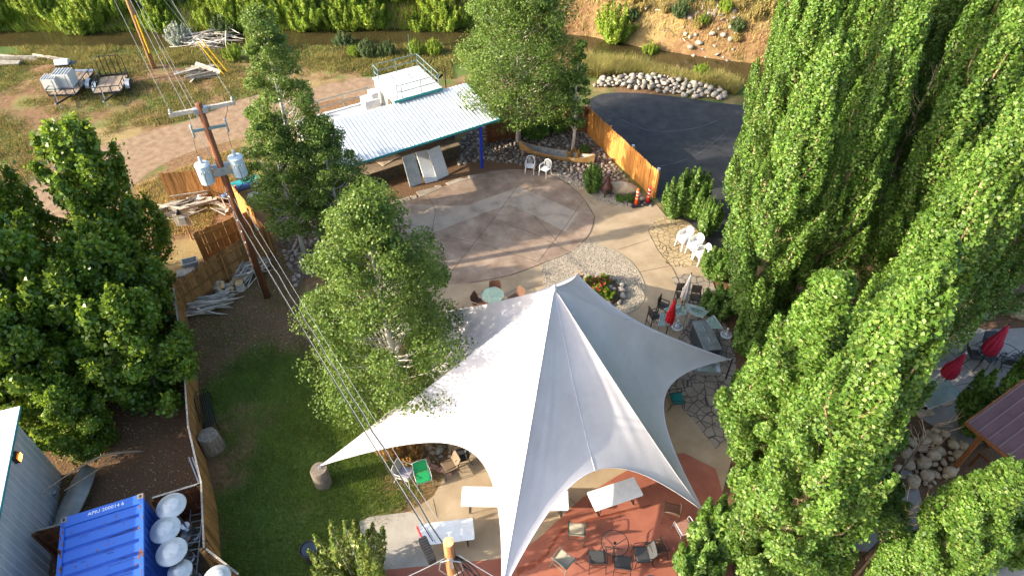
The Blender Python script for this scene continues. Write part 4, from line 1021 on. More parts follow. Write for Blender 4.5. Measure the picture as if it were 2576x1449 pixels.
tanhull = mat('tan_canoe_hull', (.30,.17,.06), (.42,.25,.10), 3, .5, .1, 10); greyhull = mat('grey_aluminium_hull', (.22,.22,.19), (.32,.32,.28), 2, .45, .08, 8, metal=.3)
canoe('long tan canoe lying as a planter in the rock bed', P(1308,378,.15), P(1492,412,.15), tanhull, .34, .42, rock=.34, z=.05, tilt=-.12)
canoe('grey upturned canoe leaning between metal building and container', P(226,1168,.5), P(150,1335,.5), greyhull, .38, .5, invert=True, rock=.14, tilt=.5, z=.25)

# ================================================================== WOOD PILES
br_me = []
for s in range(6):
    q = random.Random(s); pts = [Vector((-.5,0,0))]; 
    for i in range(4): pts.append(pts[-1]+Vector((.25, q.uniform(-.035,.035), q.uniform(-.03,.03))))
    me_b = MB().tube(pts, [.028,.024,.021,.017,.008], 6); me = bpy.data.meshes.new('branch'); me.from_pydata(me_b.v, [], me_b.f); me.materials.append(deadwood); me.polygons.foreach_set('use_smooth', [True]*len(me.polygons)); br_me.append(me)
def sticks(name, label, cat, group, poly, n, lmin, lmax, ang, spread, zmax, meshes, seed=0, thick=1.5):
    q = random.Random(seed)
    for i, (x, y) in enumerate(scatter(poly, n, np.random.default_rng(seed))):
        o = bpy.data.objects.new(name, q.choice(meshes)); col.objects.link(o)
        l = q.uniform(lmin, lmax); o.location = (x, y, float(hz(x,y))+.04+zmax*(i/n)); o.rotation_euler = (q.uniform(0,6), q.gauss(0,.07), ang+q.gauss(0,spread)); o.scale = (l, thick*q.uniform(.7,1.3), thick*q.uniform(.7,1.3))
        tag(o, label, cat, group)
ZF = Z(450, 450, 1.638)
zf = lambda pts: PP([ZF(x, y) for x, y in pts])
sticks('branch', 'bleached branch in the pile in front of the firewood fence', 'branch', 'lower branch pile', zf([(210,715),(330,690),(335,720),(260,770),(200,785)]), 42, 1.3, 2.3, .22, .12, .35, br_me, 1, 1.9)
sticks('branch', 'grey branch in the pile between fence and utility pole', 'branch', 'branch pile behind the utility pole', zf([(410,520),(450,490),(520,520),(545,570),(490,605),(425,590)]), 60, .9, 1.7, 1.0, .5, .55, br_me, 2, 1.5)
logbark = mat('pale_log_bark', (.42,.37,.30), (.64,.59,.5), 5, .85, .4, 12, rnd=.2)
k = 0
for (x, y, l, r, a, z) in ((400,560,.55,.16,.1,.15),(410,585,.6,.17,.2,.15),(385,590,.5,.12,.0,.12),(300,612,.6,.13,.5,.3),(320,608,.5,.1,.3,.4),(300,636,.55,.13,.7,.25),(330,622,.4,.1,-.2,.35),(320,655,.6,.12,.4,.15),(350,655,.5,.11,-.4,.15),(350,625,.5,.1,1.2,.2),(365,640,.4,.1,.9,.15),(285,640,.6,.12,1.0,.12),(375,612,.5,.09,-.3,.12),(265,628,.5,.1,.2,.2)):
    p = P(*ZF(x, y+10), z); t = thing('firewood_log', 'cut firewood log with orange end in the heap by the fence', 'log', (p.x, p.y, z), -.95+a*.8, 'firewood logs'); t.rotation_euler.y = -.42
    MB().tube([(-l/2,0,0),(0,.01,.01),(l/2,0,0)], [r*1.05, r, r], 12).build('log_body', logbark, t, smooth=False)
    for s in (-1, 1): 
        mb = MB().lathe([(0,.012),(r*.94,.002)], 12); mb.v = [(s*(l/2+.004+z_), y_, x_) for x_, y_, z_ in mb.v]; mb.build('cut_end', endgrain, t)
p = P(*ZF(420,650), 0); t = thing('chopping_block', 'upright pale log section standing by the firewood heap', 'log', p)
MB().lathe([(.24,0),(.2,.2),(.19,.42)], 14).build('log_body', logbark, t, smooth=False); MB().lathe([(0,.437),(.18,.427)], 14).build('cut_end', endgrain, t)
plk = MB().box((0,0,0),(1,.14,.03)); pme = bpy.data.meshes.new('plank'); pme.from_pydata(plk.v, [], plk.f); pme.materials.append(greywood)
sticks('lumber_plank', 'grey weathered plank in the scattered stack by the brown fence', 'plank', 'stacked planks by the brown fence', PP([(415,545),(430,512),(500,497),(515,510),(490,545),(450,562)]), 26, 1.4, 2.4, .35, .18, .4, [pme], 3, 1.1)
sticks('lumber_plank', 'short pale board in the heap below the yellow fence', 'plank', 'short boards below the yellow fence', PP([(545,515),(570,505),(585,530),(550,545)]), 8, .9, 1.3, -.6, .5, .25, [pme], 4, 1.5)
sticks('lumber_plank', 'old board in the heap by the yellow guy guards', 'plank', 'board heap by the guy guards', PP([(465,195),(480,172),(535,168),(540,195),(500,206)]), 14, 1.4, 2.8, .35, .5, .3, [pme], 5, 1.6)
sticks('driftwood_log', 'grey timber lying near the creek bank at the far left', 'timber', 'old timbers near the creek', PP([(0,150),(50,145),(60,160),(0,165)]), 5, 2.0, 3.2, .05, .1, .2, [pme], 6, 2.2)
sticks('driftwood_log', 'pale split timber behind the trailers', 'timber', 'split timbers behind the trailers', PP([(105,136),(150,140),(150,150),(105,150)]), 4, 1.4, 2.4, -.3, .15, .1, [pme], 7, 2.0)
sticks('dead_branch', 'dead branch in the brush tangle across the creek', 'branch', 'brush tangle on the far bank', PP([(470,110),(480,72),(590,66),(600,105)]), 75, 1.2, 3.0, .1, .7, 1.1, br_me, 8, 1.6)
sticks('dead_branch', 'fallen branch on the eroded far bank', 'branch', 'branches on the eroded bank', PP([(1180,40),(1180,5),(1400,0),(1400,35)]), 22, 1.0, 2.2, .6, .9, .4, br_me, 9, 1.5)
sticks('dead_branch', 'bare root lying on the dry bank beside the boulders', 'branch', 'roots on the dry bank', PP([(1590,60),(1700,30),(1860,90),(1700,110)]), 18, 1.0, 2.2, .7, .6, .3, br_me, 10, 1.4)
bw = P(300,1130,.3); t = thing('fallen_branch', 'long forked dead branch reaching over the grey canoe', 'branch', P(360,1135,.3))
d0 = RV(80,1243, c0, c0+wd)-Vector(t.location)+Vector((.25,0,0))
MB().tube(curve([(0,0,0), d0*.35+Vector((0,.1,.5)), d0*.7+Vector((0,.1,.3)), d0], 5), [.05-.0025*i for i in range(16)], 6).build('main_stem', bark_tan, t, smooth=True)
MB().tube(curve([d0*.2+Vector((0,.05,.35)), d0*.5+Vector((.2,-.2,.3)), d0*.75+Vector((.1,-.35,.1))], 5), .018, 5).build('side_stem', bark_tan, t)

# ================================================================== FURNITURE (chairs face local -y)
def slung_chair(label, loc, rz, fm, sm, group=None, cat='chair', round_back=False, h=.86, cushion=None):
    t = thing('patio_chair', label, cat, loc, rz, group); w = .27
    def sheetm(name, prof, ww, m, th=.018):
        mb = MB(); n = len(prof)
        for y, z, k in prof: mb.v += [(-ww*k, y, z), (ww*k, y, z)]
        for y, z, k in prof: mb.v += [(-ww*k, y+.004, z-th), (ww*k, y+.004, z-th)]
        for i in range(n-1): mb.f += [(2*i, 2*i+1, 2*i+3, 2*i+2), (2*n+2*i, 2*n+2*i+2, 2*n+2*i+3, 2*n+2*i+1)]
        for i in range(n-1): mb.f += [(2*i, 2*i+2, 2*n+2*i+2, 2*n+2*i), (2*i+1, 2*n+2*i+1, 2*n+2*i+3, 2*i+3)]
        mb.f += [(0, 2*n, 2*n+1, 1), (2*n-2, 2*n-1, 4*n-1, 4*n-2)]
        return mb.build(name, m, t, smooth=False)
    sheetm('seat', [(-.26,.43,1),(-.22,.445,1),(0,.42,1),(.18,.40,1)], w-.02, sm)
    rb = [(.19,.42,1),(.26,.6,1),(.33,.78,.97),(.36,h,.9 if not round_back else .62)]
    sheetm('backrest', rb, w-.02, sm)
    for s in (-1, 1):
        MB().tube(curve([(s*(w+.02),-.30,0),(s*w,-.27,.42),(s*(w+.01),-.25,.60),(s*(w+.02),-.18,.65),(s*(w+.02),.1,.65),(s*w,.27,.62)], 4), .014, 6).build('arm_frame', fm, t, smooth=True)
        MB().tube(curve([(s*(w+.01),.36,0),(s*w,.22,.36),(s*(w-.01),.20,.42),(s*(w-.01),.29,.66),(s*(w-.02)*(1 if not round_back else .9),.365,h)], 4), .014, 6).build('back_leg', fm, t, smooth=True)
        MB().beam((s*(w-.005),-.27,.43),(s*(w-.005),.2,.405),.022,.022).build('seat_rail', fm, t)
    MB().tube(curve([(-(w-.02)*(1 if not round_back else .9),.365,h),(-.1,.37,h+(.02 if not round_back else .05)),(.1,.37,h+(.02 if not round_back else .05)),((w-.02)*(1 if not round_back else .9),.365,h)],4), .014, 6).build('back_rail', fm, t)
    MB().tube([(-w,-.26,.40),(w,-.26,.40)], .012, 6).tube([(-w,.27,.30),(w,.27,.30)], .01, 5).build('stretcher', fm, t)
    if cushion: MB().slab((0,-.02,.47),(.46,.46,.07),.06,.02).build('cushion', cushion, t)
    return t
ZE = Z(1500, 1300, 3.745)
def at(px, z=.04): return P(px[0], px[1], z)
bronze_f = mat('bronze_frame', (.10,.07,.05), (.16,.11,.08), 8, .45)
whitefr = mat('white_frame', (.55,.55,.5), None, rough=.5)
slung_chair('tan sling chair with dark frame standing alone on the red patio', at(ZE(700,1010)), R(175), darkgreen, sling_tan)
slung_chair('tan sling chair with grey-green frame nearest the tent tip', at(ZE(560,1330)), R(-30+180-10), mat('sage_frame', (.13,.17,.14), None, rough=.5), sling_tan)
slung_chair('black mesh chair left of the round glass table', at(ZE(925,1310)), R(180), blackm, sling_black)
slung_chair('black mesh chair in front of the round glass table', at(ZE(1200,1370)), R(172), blackm, sling_black)
slung_chair('black mesh chair right of the round glass table, turned sideways', at(ZE(1420,1270)), R(-115+30), blackm, sling_black)
slung_chair('dark brown wicker chair behind the turned black chair', at(ZE(1570,1200)), R(200), blackm, wicker, round_back=True)
slung_chair('brown wicker chair in the shade below the tent corner', at(ZE(1730,790)), R(165), bronze_f, wicker, round_back=True)
slung_chair('pinkish wicker chair half hidden by the hedge', at(ZE(1870,985)), R(200), greymetal, wickerlight, round_back=True)
slung_chair('brown sling chair beside the rock garden under the tent', P(1132,1185,.04), R(-60), blackm, mat('brown_sling', (.16,.11,.065), (.23,.16,.1), 40, .8))
slung_chair('white framed lawn chair with a folded grey cover by the grass', P(1022,1205,.02), R(70), whitefr, sling_tan, cushion=greyfab)
slung_chair('green fabric chair beside the white lawn chair', P(1066,1212,.02), R(20), greymetal, greenfab)
slung_chair('black chair with open mesh back under the tent edge', P(1160,1160,.04), R(-70), blackm, sling_black)
slung_chair('teal chair beside the right edge of the tent', P(1697,1018,.04), R(95), blackm, tealfab)
# round glass table
def glass_round(label, loc, r, h=.7, m=blackm, umb=True, gm_=None):
    t = thing('round_table', label, 'table', loc)
    MB().lathe([(0,h),(r-.015,h),(r-.015,h+.008),(0,h+.008)], 32).build('glass_top', gm_ or mat('clear_glass', (.30,.26,.23), None, rough=.08, alpha=.04), t)
    MB().tube([(r*math.cos(a), r*math.sin(a), h) for a in np.linspace(0, 2*pi, 33)], .014, 6).build('rim', m, t)
    for k in range(3):
        a = 2*pi*k/3+.4; MB().tube(curve([(r*.95*math.cos(a), r*.95*math.sin(a), h-.01),(.06*math.cos(a),.06*math.sin(a),h*.72),(.05*math.cos(a),.05*math.sin(a),h*.4),(r*.75*math.cos(a), r*.75*math.sin(a), 0)],5), .013, 6).build('leg', m, t)
    MB().lathe([(.03,h-.02),(.05,h-.02),(.05,h+.02),(.03,h+.02)],12).build('hub', m, t)
    return t
glass_round('round glass-topped table with black rim on the red patio', P(*ZE(1105,1190), .04), .45)
folding_table('white folding table beside the grey concrete pad', P(1127,1362,.036), R(7))
folding_table('white folding table half hidden behind the front tent leg', P(1229,1275,.036), R(-1))
tb = folding_table('white folding table with a mark at its right end under the tent edge', P(1362,1283,.036), R(-1)+pi)
text('2', .09, rubber, tb, (-.78,.1,.7585), (0,0,R(250)), 'table_mark')
folding_table('white folding table set at an angle on the red patio', P(1542,1268,.04), R(19.5))
# octagonal glass table and wicker chairs behind the tent
t = thing('glass_table', 'pale green octagonal glass table behind the tent', 'table', P(1240,770,.035), .2)
MB().prism([(.55*math.cos(pi/8+pi/4*k), .55*math.sin(pi/8+pi/4*k)) for k in range(8)], .71, .722).build('glass_top', glassm, t)
MB().tube([(.55*math.cos(pi/8+pi/4*k), .55*math.sin(pi/8+pi/4*k), .715) for k in range(9)], .014, 6).build('rim', bronze_f, t)
for k in range(4): a = pi/4+pi/2*k; MB().tube([(.45*math.cos(a),.45*math.sin(a),.71),(.4*math.cos(a),.4*math.sin(a),0)], .014, 6).build('leg', bronze_f, t)
for px, rz, lab in (((1207,778),R(65),'left'),((1247,752),R(5),'back'),((1298,766),R(-50),'right')):
    slung_chair('brown wicker chair at the %s of the octagonal glass table' % lab, P(*px, .035), rz, bronze_f, wicker, 'wicker chairs behind the tent', round_back=True)

# white resin chairs
def resin_chair(label, loc, rz, group):
    t = thing('resin_chair', label, 'chair', loc, rz, group)
    MB().slab((0,0,.42),(.44,.44,.03),.09,.012).build('seat', whiteplastic, t)
    bk = MB().tube(curve([(-.23,.2,.44),(-.235,.25,.66),(-.17,.30,.83),(0,.32,.88),(.17,.30,.83),(.235,.25,.66),(.23,.2,.44)],4), .022, 6).build('backrest', whiteplastic, t, smooth=True)
    for k in range(5):
        x = -.13+.065*k; MB().beam((x*.8,.2,.43),(x*1.15,.305,.85-abs(x)*.35),.032,.014).build('back_slat', whiteplastic, bk)
    for s in (-1, 1):
        MB().tube(curve([(s*.24,.24,.66),(s*.265,.05,.65),(s*.26,-.17,.64),(s*.245,-.21,.58)],4), .026, 6).build('armrest', whiteplastic, t, smooth=True)
        mb = MB().tube([(s*.245,-.21,.6),(s*.225,-.21,.42),(s*.25,-.26,0)], [.028,.034,.024], 6).build('front_leg', whiteplastic, t)
        MB().tube([(s*.22,.2,.44),(s*.25,.28,0)], [.034,.024], 6).build('back_leg', whiteplastic, t)
    return t
resin_chair('white resin chair by the dance floor, left of two, facing us', P(1333,433,.03), R(-8), 'white resin chairs by the rock bed')
resin_chair('white resin chair by the dance floor, right of two, turned left', P(1371,441,.03), R(-38), 'white resin chairs by the rock bed')
for s, (px, rz, n, lab) in enumerate((((1715,622),R(-62),4,'tallest stack, furthest from the tent'),((1741,640),R(-60),4,'middle stack'),((1760,660),R(-75),3,'stack nearest the tent, against the hedge'))):
    for k in range(n):
        p = P(*px, .03); d = Vector((math.cos(rz+pi/2), math.sin(rz+pi/2), 0))
        c = resin_chair('white resin chair in the %s of stacked chairs' % lab, p+d*.02*k+Vector((0,0,.085*k)), rz, 'stacked white chairs, %s' % lab.split(',')[0])

# bar corner right of the tent
def bar_stool(label, loc, rz, m=blackm, sm=sling_black, h=.72):
    t = thing('bar_stool', label, 'bar stool', loc, rz, 'bar stools by the glass bar')
    MB().slab((0,0,h),(.44,.42,.05),.03,.012).build('seat', sm, t)
    MB().box((0,.21,h+.3),(.42,.035,.42),rx=-.1).build('backrest', sm, t)
    for s in (-1, 1):
        MB().beam((s*.2,-.19,0),(s*.2,-.19,h+.2),.03,.03).build('front_leg', m, t); MB().beam((s*.2,.22,0),(s*.2,.2,h+.1),.03,.03).build('back_leg', m, t)
        MB().beam((s*.2,-.2,h+.2),(s*.2,.22,h+.2),.035,.025).build('armrest', m, t)
    MB().beam((-.2,-.19,.25),(.2,-.19,.25),.025,.025).beam((-.2,.2,.3),(.2,.2,.3),.025,.025).build('foot_rail', m, t)
    return t
rattan = mat('dark_rattan', (.035,.028,.022), (.09,.07,.055), 50, .7, .5, 80)
bar_stool('dark rattan bar stool nearest the tent', P(1640,822,.035), R(110), blackm, rattan)
bar_stool('dark rattan bar stool behind the nearest one', P(1662,798,.035), R(60), blackm, rattan)
bar_stool('dark rattan bar stool behind the closed beige umbrella, left', P(1706,770,.035), R(0), blackm, rattan)
bar_stool('dark rattan bar stool behind the closed beige umbrella, right', P(1742,775,.035), R(-12), blackm, rattan)
def glass_bar(label, px, rz):
    t = thing('glass_bar_table', label, 'bar table', P(*px, .035), rz, 'wedge-shaped glass bar tables')
    for k in (-1, 0, 1):
        a = k*R(48); c_ = Vector((1.0*math.sin(a), 1.0*math.cos(a)-1.0, 0)); m2 = Matrix.Rotation(-a, 3, 'Z')
        q = [m2 @ Vector((x, y, 0))+c_ for x, y in ((-.42,.25),(.42,.25),(.26,-.2),(-.26,-.2))]
        MB().prism(q, .98, .992).build('glass_top', glassm, t)
        MB().tube([p+Vector((0,0,.985)) for p in q+q[:1]], .016, 6).build('rim', greymetal, t)
        MB().tube([q[0]+Vector((0,0,.98)), q[0]*.96], .018, 6).tube([q[3]+Vector((0,0,.98)), q[3]*1.02], .018, 6).build('leg', greymetal, t)
    q = [(-.5,-.3),(0,.1),(.5,-.3)]; MB().tube([(x, y, .4) for x, y in q], .014, 6).build('foot_rail', greymetal, t)
    return t
glass_bar('wedge-shaped glass bar table under the red umbrella', (1690,818), R(25)); glass_bar('wedge-shaped glass bar table under the beige umbrella', (1745,825), R(-25))
def closed_umbrella(label, base, m, h=2.4, tilt=(0,0), poleM=None, z0=.4, wide=.2, top=0.06):
    base = Vector(base); t = thing('closed_umbrella', label, 'umbrella', base)
    ax = Vector((math.sin(tilt[0])*math.cos(tilt[1]), math.sin(tilt[0])*math.sin(tilt[1]), math.cos(tilt[0])))
    MB().tube([(0,0,0), ax*h], .02, 8).build('pole', poleM or blackm, t)
    x = ax.orthogonal().normalized(); y = ax.cross(x); mb = MB(); n = 32; prof = [(z0,.62),(z0+.12,.95),(z0+.5,.9),(h*.72,.62),(h*.9,.3),(h*.97,.14),(h,.03)]
    for z, r in prof:
        for j in range(n):
            a = 2*pi*j/n; k = 1-.32*(1-abs(math.cos(4*a)))*(1 if z < h*.9 else .4); zz = z+(.07*math.cos(8*a) if z == z0 else 0)
            mb.v.append(tuple(ax*zz+(x*math.cos(a)+y*math.sin(a))*r*wide*k))
    for i in range(len(prof)-1):
        for j in range(n): a = i*n+j; b = i*n+(j+1)%n; mb.f.append((a, b, b+n, a+n))
    mb.build('folded_canopy', m, t, smooth=True)
    MB().tube([ax*(z0+.62)+(x*math.cos(a)+y*math.sin(a))*wide*.9 for a in np.linspace(0,2*pi,15)], .012, 5).build('tie_strap', m, t)
    MB().lathe([(.03,0),(.035,.04),(0,.07)], 8, ax*h).build('finial', poleM or blackm, t)
    return t
closed_umbrella('closed bright red umbrella at the bar behind the tent', P(1674,845,.03), redfab, 2.3, (.02,0), z0=.75, wide=.22)
closed_umbrella('closed beige umbrella at the bar behind the tent', P(1708,790,.03), beigefab, 2.5, (.04,0), z0=.95, wide=.2)
def umb_base(label, px):
    t = thing('umbrella_base', label, 'umbrella base', P(*px, .03), 0, 'white cast umbrella bases')
    MB().lathe([(.26,0),(.26,.03),(.2,.05),(.06,.07),(.035,.1),(.03,.35),(.05,.36),(.05,.4),(.0,.41)], 20).build('body', whitem, t, smooth=True)
    for k in range(12): a = 2*pi*k/12; MB().box((.16*math.cos(a),.16*math.sin(a),.065),(.1,.03,.006),rz=a,ry=.15).build('cutout', rubber, t)
umb_base('white cast umbrella base under the glass bar', (1703,822)); umb_base('white cast umbrella base beside the griddle', (1827,842))
g1, g2, g3 = P(1762,808,.95), P(1794,880,.95), P(1744,810,.95); gax = (g2-g1)
t = thing('outdoor_griddle', 'long dark steel outdoor griddle cabinet beside the glass bar', 'grill', ((g1+g2)/2*Vector((1,1,0)) if False else Vector(((g1.x+g2.x)/2,(g1.y+g2.y)/2,.03))), math.atan2(gax.y, gax.x))
gl = gax.length; gtop = mat('griddle_lid', (.16,.17,.17), (.26,.27,.27), 3, .35, .05, 20, metal=.6); gdk = mat('griddle_cabinet', (.03,.038,.045), (.05,.06,.068), 4, .5)
MB().box((0,0,.45),(gl,.66,.86)).build('cabinet', gdk, t); MB().slab((0,0,.92),(gl+.06,.74,.06),.02,.01).build('lid', gtop, t)
for x in (-.3,.3): MB().tube([(x-.12,-.02,.95),(x-.12,-.02,.99),(x+.12,-.02,.99),(x+.12,-.02,.95)], .012, 5).build('lid_handle', steel, t)
for x in (-gl/4, gl/4): MB().box((x,-.335,.42),(gl/2-.05,.012,.7)).build('door', gdk, t)
p = P(1780,925,.85); t = thing('steel_sink_table', 'stainless steel sink table under the right tip of the tent', 'sink table', (p.x,p.y,.035), R(-4))
MB().box((0,-.28,.82),(.95,.03,.2)).box((0,.28,.82),(.95,.03,.2)).box((-.46,0,.82),(.03,.56,.2)).box((.46,0,.82),(.03,.56,.2)).box((0,0,.72),(.95,.56,.02)).build('basin', steel, t)
for x in (-.43,.43):
    for y in (-.26,.26): MB().cyl((x,y,0),(x,y,.73),.02).build('leg', steel, t)
MB().tube([(.1,.2,.8),(.1,.2,1.02),(.1,.05,1.02)], .012, 6).build('tap', steel, t)
o = MB().tube(curve([(0,0,.02),(.5,-.3,.02),(.9,-.35,.02),(1.4,-.6,.02)],6), .012, 5).build('garden_hose', beigefab); o.location = P(1800,935,.04); tag(o, 'thin pale hose running from the sink table to the hedge', 'hose')

# chiminea, delineators
p = P(1525,492,.02); t = thing('chiminea', 'dark red-brown clay chiminea beside the green shrub', 'chiminea', p)
chm = mat('brown_clay', (.055,.022,.016), (.10,.042,.03), 5, .5, .2, 14)
MB().lathe([(.15,.22),(.27,.34),(.31,.5),(.27,.68),(.17,.82),(.115,.95),(.10,1.15),(.11,1.3),(.15,1.34),(.11,1.38),(.1,1.36)], 20).build('pot', chm, t, smooth=True)
mb = MB().lathe([(.0,0),(.12,.0),(.13,.03),(.12,.05)], 14); mb.v = [(x, -.30+z*-1+.02, y*.8+.5) for x, y, z in mb.v]; mb.build('fire_mouth', rubber, t)
for k in range(3): a = 2*pi*k/3; MB().tube([(.24*math.cos(a),.24*math.sin(a),0),(.2*math.cos(a),.2*math.sin(a),.34)], .022, 6).build('leg', blackm, t)
MB().tube([(.21*math.cos(a),.21*math.sin(a),.26) for a in np.linspace(0,2*pi,17)], .018, 5).build('ring', blackm, t)
for px, m, lab in (((1600,516),orangem,'orange traffic delineator with striped bands at the fence end'),((1629,511),redplas,'red traffic delineator with striped bands at the fence end')):
    t = thing('traffic_delineator', lab, 'traffic post', P(*px,.035), .2, 'traffic delineators'); 
    MB().lathe([(.10,.05),(.085,.5),(.075,1.0),(.05,1.08),(0,1.1)], 16).build('post', m, t, smooth=True)
    for z in (.45,.68,.9): 
        mb = MB(); n = 16
        for j in range(n+1): a = 2*pi*j/n; r = .092-.02*z+.004; mb.v += [(r*math.cos(a),r*math.sin(a),z-.05+.03*math.sin(a)),(r*math.cos(a),r*math.sin(a),z+.05+.03*math.sin(a))]
        mb.f = [(2*j,2*j+2,2*j+3,2*j+1) for j in range(n)]; mb.build('reflective_band', reflw, t)
    MB().slab((0,0,.03),(.62,.5,.06),.08,.02).build('rubber_base', rubber, t)

# lawn side: stump, bench, bin
t = thing('tree_stump', 'weathered upright tree stump beside the lawn fence', 'stump', P(541,1128,0))
mb = MB(); n = 18
for i, z in enumerate((-.05,.15,.5,.85,.95)):
    for j in range(n): a = 2*pi*j/n; r = .33*(1+.10*math.sin(3*a+1)+.06*math.sin(5*a+z))*(1.12-.1*z); mb.v.append((r*math.cos(a), r*math.sin(a), z+(.06*math.sin(2*a) if i == 4 else 0)))
for i in range(4):
    for j in range(n): a = i*n+j; b = i*n+(j+1)%n; mb.f.append((a,b,b+n,a+n))
mb.f.append(tuple(4*n+j for j in range(n))); mb.build('trunk', mat('stump_wood', (.12,.095,.07), (.30,.25,.19), 4, .9, .7, 10, stretch=(3,3,.6)), t, smooth=False)
bA, bB = P(520,1005,0), P(540,1085,0); t = thing('iron_bench', 'black iron slatted bench between fence and lawn', 'bench', (bA+bB)/2, az(bA,bB)); bl_ = (bB-bA).length
for k in range(5): MB().box((0,-.16+.08*k,.42),(bl_,.045,.02)).build('seat_slat', blackm, t)
for k in range(9): MB().beam((-bl_/2+bl_*k/8,-.24,.45),(-bl_/2+bl_*k/8,-.3,.85),.02,.02).build('back_slat', blackm, t)
MB().beam((-bl_/2,-.3,.86),(bl_/2,-.3,.86),.04,.03).build('back_rail', blackm, t)
for s in (-1,1): MB().tube([(s*bl_/2,.2,0),(s*bl_/2,.18,.6),(s*bl_/2,-.25,.62),(s*bl_/2,-.3,.0)], .02, 6).build('end_frame', blackm, t)
t = thing('trash_can', 'black plastic trash can at the bottom of the lawn', 'trash can', P(788,1405,0))
MB().lathe([(.22,0),(.29,.7),(.31,.7),(.31,.76),(.28,.76),(.26,.72),(0,.70)], 20).build('bin', rubber, t, smooth=False); MB().lathe([(.2,.705),(.24,.73),(.0,.735)],16).build('liner', mat('bin_liner',(.02,.03,.05),None,rough=.4), t)
# mushroom heaters beside the container
dishm = mat('spun_aluminium', (.46,.48,.47), (.58,.60,.59), 4, .45, .08, 9, metal=.35)
def heater(label, top, h=2.15, r=.46, tiltv=(0,0)):
    p = P(*top, h); t = thing('patio_heater', label, 'heater', (p.x, p.y, 0), 0, 'mushroom patio heaters by the container')
    d = MB().lathe([(0,h+.1),(.08,h+.098),(r*.45,h+.075),(r*.62,h+.05),(r*.64,h+.04),(r*.9,h+.01),(r,h-.02),(r+.01,h-.03),(r*.9,h-.005),(0,h+.06)], 36).build('reflector_dish', dishm, t, smooth=True)
    d.rotation_euler = (tiltv[0], tiltv[1], 0)
    for k in range(3): a = 2*pi*k/3+1; MB().lathe([(.02,.0),(.015,.02),(0,.025)],6,(r*.3*math.cos(a),r*.3*math.sin(a),h+.082)).build('dish_bolt', greymetal, t)
    MB().lathe([(.09,h-.35),(.11,h-.3),(.11,h-.05),(.05,h)],14).build('burner', greymetal, t); MB().cyl((0,0,.7),(0,0,h-.3),.035).build('pole', steel, t)
    MB().lathe([(.25,0),(.25,.06),(.2,.08),(.2,.72),(.14,.78),(0,.78)],18).build('tank_housing', steel, t)
    return t
heater('patio heater with round reflector nearest the container corner', (430,1271))
heater('patio heater with dented reflector, second from the container corner', (415,1330))
heater('patio heater with large reflector, third from the container corner', (431,1386))
heater('patio heater with small dull reflector at the bottom of the row', (452,1434), 1.9, .36)
heater('patio heater reflector cut by the bottom edge beside the fence', (545,1452), 2.0, .4)
p = P(466,1350,.45); t = thing('propane_cylinder', 'grey propane cylinder with orange band beside the patio heaters', 'gas cylinder', (p.x,p.y,0))
MB().lathe([(.12,0),(.16,.04),(.16,.42),(.1,.5),(.1,.58),(.08,.58)],16).build('tank', cabm, t, smooth=False); MB().lathe([(.163,.28),(.163,.36)],16).build('band', orangem, t)
la0, la1 = P(497,1268,.4), P(478,1449,.4); t = thing('ladder', 'aluminium ladder lying along the fence behind the heaters', 'ladder', la0); dd = la1-la0; sd = Vector((dd.y,-dd.x,0)).normalized()*.2
for s in (-1,1): MB().beam(sd*s, dd+sd*s, .03,.07).build('ladder_rail', greymetal, t)
for k in range(10): MB().beam(dd*(k+.5)/10-sd, dd*(k+.5)/10+sd, .03,.03).build('rung', greymetal, t)
la0, la1 = P(475,1150,.7), P(500,1215,.7); t = thing('steel_bars', 'grey steel bars leaning inside the lawn fence', 'steel bars', la0); dd = la1-la0
for s in (0,.12): MB().beam(Vector((s,0,0)), dd+Vector((s,0,0)), .04,.04).build('bar', greymetal, t)
# patio heater body on the red patio, lower right
t = thing('fire_urn', 'dark blue-black round cannister with pale top at the bottom of the red patio', 'cannister', P(1630,1490,.04))
MB().lathe([(.26,0),(.27,.75),(.25,.8),(.12,.83),(.11,1.0),(.13,1.0),(.13,1.05),(0,1.05)],20).build('body', mat('dark_slate_metal',(.02,.028,.036),(.035,.045,.055),4,.45), t, smooth=False); MB().lathe([(0,1.062),(.09,1.06),(.1,1.05)],14).build('cap', endgrain, t)
# meter pedestal, crate, pot
p = P(*ZF(185,412),0); t = thing('meter_pedestal', 'electric meter on a dark board and pole in the dirt yard', 'meter post', p, .1); hm = ZV(p, ZF(120,275)[1])
MB().cyl((0,0,0),(0,0,hm*.95),.05).build('post', polewood2, t); MB().box((-.05,-.07,hm*.72),(.75,.05,.7)).build('board', greywood, t); MB().box((0,-.14,hm*.72),(.3,.12,.4)).build('meter_box', greymetal, t)
MB().lathe([(.12,0),(.13,.1),(.1,.2),(0,.25)],12,(-.1,-.05,hm*.72+.36)).build('weather_head', blackm, t, smooth=True)
p = P(*ZF(180,535),.1); t = thing('plastic_tub', 'grey plastic tub beside the firewood fence', 'tub', (p.x,p.y,0), .4)
mb = MB(); mb.box((0,-.22,.2),(.7,.03,.4)).box((0,.22,.2),(.7,.03,.4)).box((-.34,0,.2),(.03,.44,.4)).box((.34,0,.2),(.03,.44,.4)).box((0,0,.02),(.7,.44,.04)).build('tub_body', tablegrey, t); MB().slab((-.25,-.55,.2),(.8,.55,.06),.05,.01).build('lid', greywood, t)
p = P(*ZF(228,232),0); t = thing('water_jug', 'white round jug lying by the plank stack', 'jug', p); MB().lathe([(0,0),(.14,.01),(.19,.1),(.19,.26),(.12,.36),(.06,.38),(.06,.44),(0,.45)],14).build('body', whitem, t, smooth=True); MB().tube([(.1,0,.36),(.12,0,.44),(.0,0,.46)],.015,5).build('handle', whitem, t)
